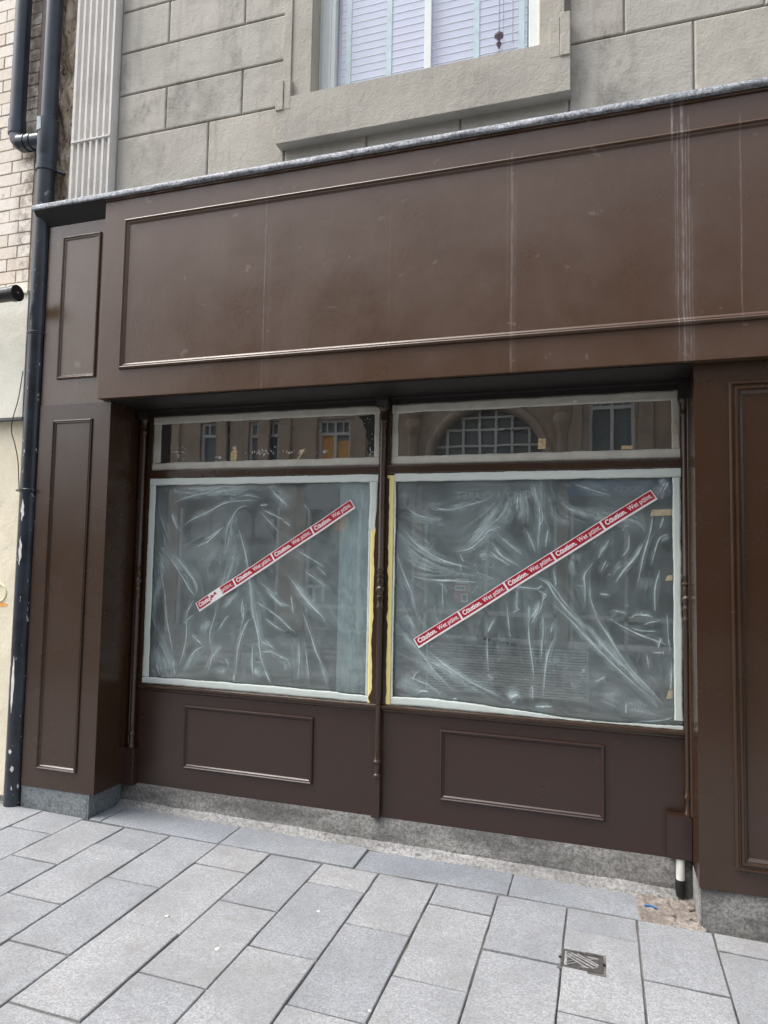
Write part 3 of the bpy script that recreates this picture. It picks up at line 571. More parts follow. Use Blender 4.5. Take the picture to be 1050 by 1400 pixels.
# ================================================================== PLASTIC FILM WITH FOLDS
FOLDS_LEFT=[(0.006,0.9,[(-2.036,1.932),(-2.191,1.925),(-2.289,1.904),(-2.397,1.851),(-2.527,1.798),(-2.596,1.722)]),(0.012,0.45,[(-2.054,1.92),(-2.229,1.908),(-2.347,1.869),(-2.478,1.851)]),(0.005,0.7,[(-2.707,1.879),(-2.585,1.941),(-2.412,1.975),(-2.272,1.991),(-2.135,2.007)]),(0.03,0.45,[(-2.712,1.969),(-2.577,1.995),(-2.413,1.993),(-2.232,1.982),(-2.075,1.972),(-1.978,1.928)]),(0.02,0.5,[(-2.68,1.978),(-2.535,1.976),(-2.4,1.94)]),(0.006,0.95,[(-2.092,1.902),(-2.169,1.877),(-2.225,1.798),(-2.252,1.711),(-2.256,1.581)]),(0.016,0.5,[(-2.111,1.894),(-2.178,1.859),(-2.205,1.781),(-2.221,1.694),(-2.247,1.598),(-2.256,1.564)]),(0.006,0.8,[(-2.186,1.79),(-2.143,1.686),(-2.1,1.566),(-2.07,1.396),(-2.051,1.27),(-2.029,1.186)]),(0.02,0.4,[(-2.205,1.781),(-2.181,1.651),(-2.186,1.53),(-2.241,1.426),(-2.286,1.321),(-2.32,1.173)]),(0.005,0.8,[(-2.264,1.772),(-2.321,1.719),(-2.389,1.666),(-2.479,1.63)]),(0.004,0.6,[(-2.273,1.763),(-2.351,1.71),(-2.42,1.675)]),(0.006,0.9,[(-1.968,1.902),(-2.025,1.898)]),(0.004,0.6,[(-2.033,1.868),(-1.955,1.799),(-1.877,1.723)]),(0.005,0.5,[(-2.053,1.894),(-1.937,1.842),(-1.805,1.791)]),(0.004,0.4,[(-1.996,1.885),(-1.861,1.799),(-1.795,1.757)]),(0.03,0.45,[(-1.971,2.014),(-1.884,1.935),(-1.807,1.875)]),(0.006,0.7,[(-1.962,2.022),(-1.903,1.953),(-1.817,1.884)]),(0.03,0.5,[(-2.728,1.861),(-2.697,1.645),(-2.72,1.465),(-2.754,1.286),(-2.768,1.152)]),(0.025,0.5,[(-2.718,1.645),(-2.587,1.522),(-2.479,1.401),(-2.456,1.323)]),(0.006,0.8,[(-2.717,1.636),(-2.618,1.521),(-2.509,1.374),(-2.456,1.323)]),(0.005,0.7,[(-2.664,1.609),(-2.556,1.514),(-2.459,1.402),(-2.456,1.323)]),(0.005,0.7,[(-2.733,1.519),(-2.695,1.377),(-2.654,1.157)]),(0.012,0.5,[(-2.665,1.861),(-2.586,1.726)]),(0.006,0.5,[(-2.737,1.843),(-2.666,1.663)]),(0.006,0.7,[(-2.151,1.368),(-2.244,1.253)]),(0.02,0.4,[(-2.17,1.351),(-2.264,1.261)]),(0.004,0.6,[(-2.019,1.432),(-1.922,1.367),(-1.864,1.294),(-1.799,1.284)]),(0.005,0.6,[(-2.461,1.314),(-2.513,1.225),(-2.53,1.163)]),(0.004,0.5,[(-2.043,1.312),(-1.956,1.265),(-1.843,1.203)]),(0.005,0.5,[(-2.121,1.352),(-2.127,1.241),(-2.096,1.183)]),(0.006,0.95,[(-2.704,1.34),(-2.664,1.19),(-2.625,1.034),(-2.6,0.901)]),(0.03,0.5,[(-2.743,1.162),(-2.679,1.007),(-2.609,0.885),(-2.597,0.823)]),(0.04,0.6,[(-2.745,0.995),(-2.684,0.896),(-2.652,0.819)]),(0.008,0.8,[(-2.731,0.909),(-2.699,0.816)]),(0.008,0.8,[(-2.601,0.917),(-2.587,0.816)]),(0.004,0.5,[(-2.785,1.241),(-2.73,1.083)]),(0.005,0.7,[(-2.471,1.3),(-2.512,1.204),(-2.515,1.055),(-2.546,0.921),(-2.58,0.856)]),(0.004,0.6,[(-2.449,1.223),(-2.511,1.173),(-2.537,1.14)]),(0.006,0.85,[(-2.378,1.016),(-2.439,0.989),(-2.491,0.924),(-2.542,0.843)]),(0.02,0.4,[(-2.378,1.016),(-2.464,0.926),(-2.533,0.828)]),(0.004,0.7,[(-2.48,1.088),(-2.433,1.052),(-2.378,1.016)]),(0.025,0.6,[(-2.33,1.174),(-2.373,1.133),(-2.416,1.084)]),(0.005,0.6,[(-2.281,1.292),(-2.313,1.198),(-2.345,1.088),(-2.332,0.988)]),(0.004,0.7,[(-2.217,1.217),(-2.259,1.162),(-2.3,1.098)]),(0.025,0.4,[(-2.263,1.038),(-2.312,0.935),(-2.397,0.822)]),(0.006,0.6,[(-2.254,1.031),(-2.313,0.966),(-2.337,0.903)]),(0.005,0.9,[(-2.06,1.205),(-2.101,1.154),(-2.14,1.022),(-2.155,0.839)]),(0.014,0.4,[(-2.084,1.155),(-2.124,1.061),(-2.144,0.916)]),(0.004,0.6,[(-2.124,1.313),(-2.113,1.237),(-2.122,1.145)]),(0.007,0.95,[(-2.075,1.384),(-2.053,1.255),(-2.009,1.105),(-1.979,0.956),(-1.921,0.841)]),(0.016,0.4,[(-2.055,1.316),(-2.005,1.105),(-1.965,0.927)]),(0.004,0.7,[(-2.046,1.05),(-2.043,0.952),(-2.034,0.833)]),(0.02,0.8,[(-2.049,0.877),(-2.006,0.887),(-1.955,0.868)]),(0.02,0.9,[(-2.176,0.834),(-2.15,0.832)]),(0.004,0.6,[(-2.004,1.083),(-1.918,1.035)]),(0.005,0.7,[(-1.985,1.009),(-1.926,1.005)]),(0.004,0.5,[(-2.233,0.956),(-2.196,0.897)]),(0.02,0.35,[(-2.301,0.875),(-2.213,0.873)]),(0.005,0.8,[(-1.98,1.395),(-1.927,1.351),(-1.875,1.307),(-1.808,1.288)]),(0.004,0.7,[(-1.976,1.281),(-1.873,1.217),(-1.804,1.161),(-1.746,1.126)]),(0.004,0.6,[(-1.973,1.213),(-1.896,1.164),(-1.803,1.124)]),(0.005,0.8,[(-1.967,1.017),(-1.916,1.009),(-1.84,0.98),(-1.786,0.969)]),(0.004,0.7,[(-1.969,1.085),(-1.892,1.022)]),(0.008,0.8,[(-1.779,1.416),(-1.703,1.336),(-1.62,1.265),(-1.554,1.202)]),(0.02,0.35,[(-1.795,1.415),(-1.702,1.321),(-1.578,1.208)]),(0.005,0.85,[(-1.726,1.276),(-1.665,1.138),(-1.613,1.009),(-1.555,0.911)]),(0.014,0.4,[(-1.604,0.98),(-1.562,0.896),(-1.552,0.824)]),(0.005,0.6,[(-1.802,1.37),(-1.773,1.229)]),(0.004,0.6,[(-1.704,1.106),(-1.676,0.946),(-1.665,0.852)]),(0.004,0.6,[(-1.737,1.097),(-1.729,0.958),(-1.742,0.839)]),(0.03,0.3,[(-1.799,0.997),(-1.805,0.893)]),(0.006,0.8,[(-1.963,0.905),(-1.91,0.819)]),(0.004,0.7,[(-1.787,1.634),(-1.677,1.579),(-1.576,1.524)]),(0.004,0.6,[(-1.721,1.507),(-1.62,1.446),(-1.558,1.406)]),(0.004,0.5,[(-1.637,1.537),(-1.567,1.476)]),(0.005,0.6,[(-1.929,1.366),(-1.864,1.304),(-1.8,1.289)]),(0.02,0.35,[(-1.846,1.511),(-1.749,1.4),(-1.67,1.311),(-1.592,1.245)]),(0.006,0.5,[(-1.846,1.504),(-1.733,1.379),(-1.615,1.265)]),(0.004,0.5,[(-1.733,1.913),(-1.685,1.855)]),(0.004,0.5,[(-1.863,1.805),(-1.807,1.769)])]
FOLDS_STRIP=[(0.006,0.9,[(-1.585,2.011),(-1.575,1.791),(-1.57,1.581),(-1.55,1.399),(-1.538,1.209)]),(0.006,0.5,[(-1.339,1.896),(-1.333,1.654),(-1.322,1.482)]),(0.03,0.4,[(-1.506,1.722),(-1.494,1.547),(-1.467,1.374)]),(0.012,0.5,[(-1.498,1.708),(-1.484,1.464)]),(0.02,0.35,[(-1.388,1.806),(-1.355,1.654)]),(0.02,0.3,[(-1.459,1.652),(-1.378,1.667)]),(0.02,0.3,[(-1.53,1.498),(-1.456,1.513),(-1.398,1.584)]),(0.006,0.9,[(-1.556,1.423),(-1.536,1.276),(-1.523,1.058),(-1.505,0.82)]),(0.03,0.4,[(-1.471,1.381),(-1.451,1.207)]),(0.03,0.3,[(-1.377,1.355),(-1.403,1.137),(-1.439,0.991)]),(0.01,0.7,[(-1.407,0.993),(-1.386,0.922)]),(0.01,0.6,[(-1.4,0.993),(-1.376,0.973)]),(0.02,0.5,[(-1.381,0.851),(-1.32,0.863)])]
FOLDS_RIGHT=[(0.05,0.6,[(-0.473,1.942),(-0.552,1.838),(-0.648,1.74),(-0.746,1.666)]),(0.03,0.6,[(-0.489,1.918),(-0.52,1.83),(-0.6,1.773)]),(0.006,0.8,[(-0.544,1.781),(-0.64,1.708),(-0.713,1.65),(-0.82,1.628)]),(0.005,0.9,[(-0.45,1.95),(-0.457,1.845)]),(0.05,0.5,[(-0.418,1.973),(-0.418,1.885),(-0.394,1.79)]),(0.03,0.4,[(-0.364,1.973),(-0.394,1.814)]),(0.035,0.6,[(-0.364,2.013),(-0.34,1.909),(-0.324,1.79)]),(0.006,0.8,[(-0.364,2.005),(-0.332,1.853),(-0.339,1.648)]),(0.05,0.6,[(-1.121,1.754),(-1.033,1.654),(-0.929,1.565),(-0.827,1.526),(-0.711,1.497)]),(0.05,0.5,[(-1.101,1.603),(-0.971,1.523),(-0.844,1.493),(-0.678,1.473)]),(0.006,0.8,[(-1.113,1.771),(-0.998,1.655),(-0.845,1.575),(-0.671,1.538)]),(0.006,0.7,[(-1.073,1.495),(-0.961,1.474),(-0.843,1.469),(-0.614,1.467)]),(0.04,0.4,[(-1.098,1.897),(-1.018,1.838),(-0.898,1.813),(-0.848,1.83)]),(0.006,0.6,[(-1.115,1.906),(-1.018,1.838),(-0.898,1.813)]),(0.03,0.4,[(-0.985,1.896),(-0.908,1.879),(-0.79,1.887),(-0.65,1.919)]),(0.005,0.6,[(-0.985,1.905),(-0.848,1.867),(-0.715,1.895),(-0.601,1.927)]),(0.04,0.35,[(-1.125,1.948),(-1.072,1.931)]),(0.005,0.7,[(-1.137,1.636),(-1.109,1.536),(-1.046,1.397),(-1.027,1.307)]),(0.004,0.8,[(-0.766,1.568),(-0.757,1.52)]),(0.004,0.7,[(-0.615,1.652),(-0.551,1.597),(-0.479,1.558)]),(0.004,0.7,[(-0.608,1.708),(-0.535,1.613),(-0.455,1.567)]),(0.004,0.6,[(-0.568,1.741),(-0.488,1.67),(-0.417,1.615)]),(0.004,0.6,[(-0.417,1.782),(-0.378,1.695),(-0.354,1.632)]),(0.005,0.6,[(-0.656,1.676),(-0.616,1.741),(-0.544,1.773)]),(0.02,0.4,[(-0.664,1.611),(-0.615,1.62)]),(0.004,0.5,[(-0.77,1.625),(-0.745,1.569)]),(0.004,0.5,[(-0.868,1.476),(-0.858,1.297)]),(0.006,0.6,[(-0.518,1.454),(-0.331,1.436)]),(0.004,0.6,[(-0.447,1.433),(-0.454,1.338),(-0.423,1.324)]),(0.005,0.7,[(-0.33,1.39),(-0.353,1.319),(-0.391,1.262)]),(0.004,0.5,[(-0.392,1.356),(-0.384,1.263)]),(0.04,0.5,[(-0.348,2.012),(-0.324,1.853),(-0.339,1.711)]),(0.006,0.8,[(-0.356,1.989),(-0.317,1.829),(-0.339,1.758),(-0.343,1.632)]),(0.006,0.8,[(-0.286,1.774),(-0.304,1.656)]),(0.035,0.35,[(-0.302,1.996),(-0.27,1.853),(-0.194,1.814),(-0.097,1.791)]),(0.012,0.6,[(-0.248,1.932),(-0.179,1.869),(-0.112,1.845),(-0.023,1.814)]),(0.02,0.5,[(-0.172,1.876),(-0.075,1.845),(0.057,1.814),(0.157,1.784),(0.221,1.754)]),(0.03,0.4,[(0.086,1.791),(0.157,1.799),(0.221,1.761)]),(0.005,0.7,[(-0.172,2.01),(-0.06,1.969),(0.043,1.937)]),(0.02,0.4,[(-0.149,2.001),(-0.045,1.977),(0.043,1.937)]),(0.03,0.7,[(0.272,1.988),(0.314,2.01)]),(0.006,0.9,[(0.264,1.942),(0.3,2.01)]),(0.006,0.8,[(0.285,1.95),(0.321,2.017)]),(0.02,0.5,[(0.257,1.927),(0.299,1.965)]),(0.005,0.85,[(0.236,1.852),(0.228,1.761),(0.192,1.626),(0.156,1.445)]),(0.008,0.7,[(0.207,1.724),(0.157,1.625),(0.085,1.533),(0.027,1.433)]),(0.012,0.4,[(0.199,1.709),(0.142,1.602),(0.056,1.502)]),(0.004,0.8,[(-0.024,1.424),(0.027,1.418)]),(0.005,0.7,[(0.028,1.714),(-0.016,1.637),(-0.031,1.606)]),(0.005,0.8,[(-0.038,1.614),(-0.075,1.56),(-0.101,1.513),(-0.097,1.436),(-0.101,1.344)]),(0.004,0.6,[(0.122,1.753),(0.118,1.662),(0.078,1.616)]),(0.004,0.6,[(0.013,1.607),(-0.024,1.53)]),(0.005,0.6,[(0.291,1.829),(0.27,1.762)]),(0.006,0.7,[(0.325,1.74),(0.27,1.717),(0.241,1.626),(0.227,1.566)]),(0.014,0.5,[(0.318,1.732),(0.269,1.702)]),(0.006,0.7,[(0.275,1.567),(0.247,1.463),(0.246,1.314)]),(0.014,0.4,[(-0.134,1.635),(-0.149,1.589)]),(0.012,0.4,[(-0.172,1.604),(-0.157,1.504)]),(0.025,0.35,[(0.184,1.52),(0.219,1.447)]),(0.03,0.3,[(0.049,1.578),(0.085,1.548)]),(0.01,0.5,[(-0.362,1.506),(-0.292,1.469),(-0.247,1.4),(-0.171,1.311),(-0.134,1.274)]),(0.006,0.7,[(-0.339,1.514),(-0.27,1.462),(-0.201,1.371),(-0.112,1.275)]),(0.005,0.7,[(-0.361,1.443),(-0.3,1.406),(-0.315,1.382),(-0.33,1.32),(-0.361,1.272)]),(0.005,0.7,[(-0.262,1.555),(-0.247,1.478),(-0.251,1.455)]),(0.004,0.6,[(-0.075,1.544),(-0.068,1.392),(-0.031,1.302)]),(0.005,0.5,[(-0.346,1.436),(-0.315,1.46)]),(0.02,0.5,[(-0.315,1.414),(-0.292,1.399)]),(0.007,0.95,[(-0.292,1.383),(-0.164,1.273),(-0.105,1.207),(-0.01,1.114),(0.153,0.962),(0.331,0.823)]),(0.012,0.7,[(-0.231,1.385),(-0.171,1.311),(-0.068,1.224),(-0.003,1.152),(0.097,1.047),(0.209,0.944),(0.331,0.823)]),(0.03,0.55,[(-0.061,1.232),(0.012,1.131),(0.097,1.047)]),(0.004,0.7,[(-0.068,1.392),(-0.039,1.301),(0.033,1.184),(0.118,1.055),(0.223,0.945),(0.325,0.83)]),(0.005,0.4,[(-0.046,1.165),(0.055,1.074),(0.153,0.969)]),(0.007,0.8,[(0.005,1.303),(0.098,1.255),(0.169,1.222),(0.266,1.19),(0.307,1.174)]),(0.008,0.85,[(0.12,1.301),(0.155,1.321),(0.211,1.32),(0.246,1.307)]),(0.004,0.7,[(0.183,1.27),(0.225,1.287),(0.28,1.301)]),(0.004,0.7,[(0.126,1.257),(0.183,1.241),(0.273,1.245)]),(0.006,0.5,[(0.034,1.342),(0.113,1.327)]),(0.005,0.9,[(0.273,1.212),(0.259,1.153)]),(0.004,0.7,[(0.231,1.133),(0.283,1.136)]),(0.004,0.6,[(0.283,1.147),(0.283,1.125)]),(0.006,0.6,[(0.301,1.346),(0.307,1.221),(0.317,1.127)]),(0.006,0.8,[(0.324,1.113),(0.319,0.996),(0.315,0.938)]),(0.005,0.7,[(-0.246,1.2),(-0.276,1.129),(-0.299,1.028),(-0.313,0.835)]),(0.005,0.7,[(-0.315,1.305),(-0.314,1.189),(-0.329,1.041)]),(0.005,0.7,[(-0.327,1.382),(-0.345,1.311),(-0.361,1.279)]),(0.005,0.5,[(-0.261,1.268),(-0.276,1.206)]),(0.006,0.5,[(-0.054,0.961),(0.011,1.004)]),(0.006,0.5,[(0.104,0.877),(0.103,0.811)]),(0.05,0.35,[(0.082,0.838),(0.194,0.855),(0.291,0.827)]),(0.05,0.25,[(-0.025,0.911),(0.082,0.89)]),(0.01,0.5,[(-0.112,1.025),(-0.097,1.011)]),(0.006,0.7,[(0.124,0.776),(0.263,0.796),(0.331,0.816)]),(0.008,0.9,[(-0.359,0.813),(-0.26,0.821)]),(0.006,0.5,[(0.203,1.127),(0.216,1.04)]),(0.007,0.95,[(-0.973,1.097),(-0.896,1.037),(-0.804,0.978),(-0.705,0.922),(-0.593,0.875),(-0.498,0.836)]),(0.02,0.5,[(-0.963,1.04),(-0.845,0.984),(-0.705,0.906),(-0.545,0.84)]),(0.005,0.6,[(-1.006,1.038),(-0.904,1.004),(-0.804,0.962),(-0.705,0.89)]),(0.03,0.8,[(-0.498,0.836),(-0.467,0.854),(-0.436,0.841)]),(0.006,0.95,[(-0.49,0.829),(-0.451,0.87),(-0.424,0.834)]),(0.01,0.7,[(-1.003,0.835),(-0.969,0.85),(-0.927,0.845)]),(0.03,0.35,[(-1.129,1.187),(-1.05,1.109),(-0.92,0.97),(-0.802,0.851)]),(0.006,0.6,[(-1.129,1.187),(-1.015,1.094),(-0.895,0.956),(-0.753,0.823)]),(0.005,0.6,[(-1.107,0.942),(-0.987,0.901),(-0.919,0.874),(-0.81,0.818)]),(0.005,0.5,[(-0.988,0.966),(-1.021,0.931),(-1.029,0.89)]),(0.05,0.35,[(-1.123,0.891),(-1.054,0.864),(-0.918,0.842)]),(0.005,0.5,[(-1.078,1.272),(-1.017,1.192)]),(0.006,0.7,[(-0.564,1.286),(-0.596,1.221),(-0.611,1.189)]),(0.005,0.6,[(-0.611,1.181),(-0.61,1.086),(-0.602,0.976)]),(0.004,0.6,[(-0.509,1.375),(-0.493,1.218),(-0.484,1.164)]),(0.005,0.8,[(-0.392,1.348),(-0.387,1.185),(-0.367,1.031),(-0.359,0.954)]),(0.005,0.8,[(-0.33,1.343),(-0.376,1.248)]),(0.008,0.5,[(-0.477,1.306),(-0.438,1.327)]),(0.005,0.6,[(-0.367,0.939),(-0.367,0.839)]),(0.005,0.6,[(-0.609,0.968),(-0.577,0.939)]),(0.006,0.8,[(-0.802,0.819),(-0.769,0.822)])]

def smooth_noise(h, w_, cy, cx):
    g = rng.random((cy+3, cx+3)); yy = np.linspace(0, cy, h); xx = np.linspace(0, cx, w_); iy = yy.astype(int); ix = xx.astype(int); fy = (yy-iy)[:, None]; fx = (xx-ix)[None, :]
    fy = fy*fy*(3-2*fy); fx = fx*fx*(3-2*fx)
    return (g[iy][:, ix]*(1-fy)*(1-fx)+g[iy+1][:, ix]*fy*(1-fx)+g[iy][:, ix+1]*(1-fy)*fx+g[iy+1][:, ix+1]*fy*fx)
FILMS = []
def flow_field(X, Z, folds):
    """orientation of the gathers (doubled angle) interpolated between the traced folds"""
    cx = np.linspace(X[0], X[-1], 60); cz = np.linspace(Z[0], Z[-1], 50); GX, GZ = np.meshgrid(cx, cz); C = np.zeros(GX.shape); Sn = np.zeros(GX.shape)
    for wd, s, pts in folds:
        P = np.array(catmull(pts, 3))
        for a, b_ in zip(P, P[1:]):
            d = b_-a; th = 2*math.atan2(d[1], d[0]); m = (a+b_)/2; wt = s*np.hypot(*d)/((GX-m[0])**2+(GZ-m[1])**2+.0006)**1.6; C += wt*math.cos(th); Sn += wt*math.sin(th)
    th = np.arctan2(Sn, C)
    def up(A):
        iy = np.linspace(0, 49, len(Z)); ix = np.linspace(0, 59, len(X)); y0 = np.minimum(iy.astype(int), 48); x0 = np.minimum(ix.astype(int), 58); fy = (iy-y0)[:, None]; fx = (ix-x0)[None, :]
        return A[y0][:, x0]*(1-fy)*(1-fx)+A[y0+1][:, x0]*fy*(1-fx)+A[y0][:, x0+1]*(1-fy)*fx+A[y0+1][:, x0+1]*fy*fx
    c, s = up(np.cos(th)), up(np.sin(th)); a = np.arctan2(s, c)/2
    a += .5*(smooth_noise(len(Z), len(X), 14, 16)-.5)+.35*(smooth_noise(len(Z), len(X), 45, 50)-.5)
    return np.cos(a), np.sin(a)
def lic(N_, U, V, L):
    h, w_ = N_.shape; acc = N_.copy(); JJ, II = np.mgrid[0:h, 0:w_].astype(float)
    for sg in (1, -1):
        x, y = II.copy(), JJ.copy(); pu, pv_ = U*sg, V*sg
        for k in range(L):
            x = np.clip(x+pu, 0, w_-1); y = np.clip(y+pv_, 0, h-1); xi = x.astype(int); yi = y.astype(int); u, v = U[yi, xi], V[yi, xi]; f = np.where(u*pu+v*pv_ < 0, -1, 1); pu, pv_ = u*f, v*f
            acc += N_[np.rint(y).astype(int), np.rint(x).astype(int)]
    return acc/(2*L+1)
def film_sheet(name, x0, x1, z0, z1, folds, mat, label, y0, step=.0029, extra=26, bulge=.010, base_noise=.24, milk0=0.0):
    nx = int((x1-x0)/step); nz = int((z1-z0)/step); X = np.linspace(x0, x1, nx+1); Z = np.linspace(z0, z1, nz+1)
    H = np.zeros((nz+1, nx+1)); T_ = np.ones((nz+1, nx+1)); E = np.zeros((nz+1, nx+1))
    def stamp(pts, wd, s, hs, env=False):
        P = np.array(catmull(pts, 7)); n = len(P)-1; sg = max(wd*.62, .004) if env else max(wd*.27, .0016)
        R = sg*3.2; ax, az = P[:, 0].min()-R, P[:, 1].min()-R; bx, bz = P[:, 0].max()+R, P[:, 1].max()+R
        i0, i1 = np.searchsorted(X, [ax, bx]); j0, j1 = np.searchsorted(Z, [az, bz])
        if i1-i0 < 2 or j1-j0 < 2: return
        GX, GZ = np.meshgrid(X[i0:i1], Z[j0:j1]); best = np.full(GX.shape, 1e9); tt = np.zeros(GX.shape)
        for k in range(n):
            a, b_ = P[k], P[k+1]; d = b_-a; L2 = (d@d)+1e-12; t = np.clip(((GX-a[0])*d[0]+(GZ-a[1])*d[1])/L2, 0, 1); dd = (GX-a[0]-t*d[0])**2+(GZ-a[1]-t*d[1])**2
            m_ = dd < best; best = np.where(m_, dd, best); tt = np.where(m_, (k+t)/n, tt)
        taper = np.clip(np.minimum(tt, 1-tt)*3, .04, 1); g = np.exp(-best/(2*(sg*(.5+.5*taper))**2))*taper
        if env: E[j0:j1, i0:i1] = np.maximum(E[j0:j1, i0:i1], s*g); H[j0:j1, i0:i1] += hs*g
        else:
            g = g*(.35+.95*np.interp(tt*11, np.arange(0, 40), rng.random(40))); T_[j0:j1, i0:i1] *= 1-np.clip(s*g, 0, .97); H[j0:j1, i0:i1] += hs*g
    for wd, s, pts in folds:
        if wd > .011: stamp(pts, wd*1.45, min(1, s*1.3), .0060*s, True)
        else:
            stamp(pts, wd, min(1, s*1.15), .0036*s); stamp(pts, .014+wd, s*.5, .002*s, True)
    for q in range(extra):
        f_ = folds[rng.integers(0, len(folds))][2]; k0 = rng.integers(0, len(f_)-1); a, b_ = np.array(f_[k0]), np.array(f_[k0+1]); d = b_-a; ang = math.atan2(d[1], d[0])+rng.normal(0, .4)
        c0 = (a+b_)/2+rng.normal(0, .06, 2); L = rng.uniform(.01, .07); dv = np.array([math.cos(ang), math.sin(ang)])*L/2; nv = np.array([-dv[1], dv[0]])*rng.normal(0, .3)
        stamp([tuple(c0-dv), tuple(c0+nv), tuple(c0+dv)], .003, rng.uniform(.10, .40), .0012)
    U, V = flow_field(X, Z, folds)
    def nrm(A): return (A-A.mean())/A.std()
    white = rng.random(H.shape); l1 = nrm(lic((white > .985)*rng.random(H.shape), U, V, 12)); l2 = nrm(lic(rng.random(H.shape), U, V, 22))
    l3 = nrm(lic(smooth_noise(nz+1, nx+1, 95, 110), U, V, 30)); hair = lic((rng.random(H.shape) > .9994)*(.3+.7*rng.random(H.shape)), U, V, 17)*35; hair = np.clip(hair, 0, 1)
    n1 = smooth_noise(nz+1, nx+1, 5, 6); n2 = smooth_noise(nz+1, nx+1, 17, 19); haze = np.clip(n1*.65+n2*.35-.30, 0, 1)*1.5
    fib = np.clip(.36+.07*l1+.06*l2+.12*l3, .05, 1)
    milk = 1-T_*(1-np.clip(E*fib, 0, .9))*(1-haze*base_noise*(.8+.35*l3.clip(-1, 2)*.5+.12*l1))*(1-hair*.22)*(1-milk0*(.62+.5*n2+.05*l2))
    Et = np.clip(E+.2*haze, 0, 1)
    edge = np.minimum(np.minimum(X-x0, x1-X)[None, :], np.minimum(Z-z0, z1-Z)[:, None]); e = np.clip(edge/.05, 0, 1); e = e*e*(3-2*e)
    H += .010*(smooth_noise(nz+1, nx+1, 8, 9)-.5)+.0020*(smooth_noise(nz+1, nx+1, 26, 30)-.5)+.0007*l3*(.4+Et)+.00025*l1*(.2+Et)+.0008*hair
    Yv = y0-np.clip((H*e+bulge*e*.45), 0, .024)
    FILMS.append((X, Z, Yv))
    GX, GZ = np.meshgrid(X, Z); co = np.stack([GX, Yv, GZ], -1).reshape(-1, 3)
    idx = np.arange((nx+1)*(nz+1)).reshape(nz+1, nx+1); F = np.stack([idx[:-1, :-1], idx[:-1, 1:], idx[1:, 1:], idx[1:, :-1]], -1).reshape(-1, 4)
    me = bpy.data.meshes.new(name); me.from_pydata(co.tolist(), [], F.tolist()); me.materials.append(mat)
    at = me.attributes.new('milk', 'FLOAT', 'POINT'); at.data.foreach_set('value', milk.astype(np.float32).ravel())
    me.polygons.foreach_set('use_smooth', [True]*len(me.polygons))
    return link(name, me, None, label=label, cat='plastic sheet')
film_sheet('plastic_sheet', -2.815, -1.262, .766, 2.072, FOLDS_LEFT, M['film'], 'crumpled clear plastic sheet taped over the large left pane', YG-.008)
film_sheet('plastic_sheet', -1.1745, .366, .766, 2.072, FOLDS_RIGHT, M['film'], 'crumpled clear plastic sheet taped over the large right pane', YG-.008)
film_sheet('plastic_sheet', -1.506, -1.300, .800, 2.034, FOLDS_STRIP, M['film2'], 'narrow milky plastic sheet hanging inside the right side of the left pane', YG+.02, extra=14, bulge=.004, base_noise=.5, milk0=.62)

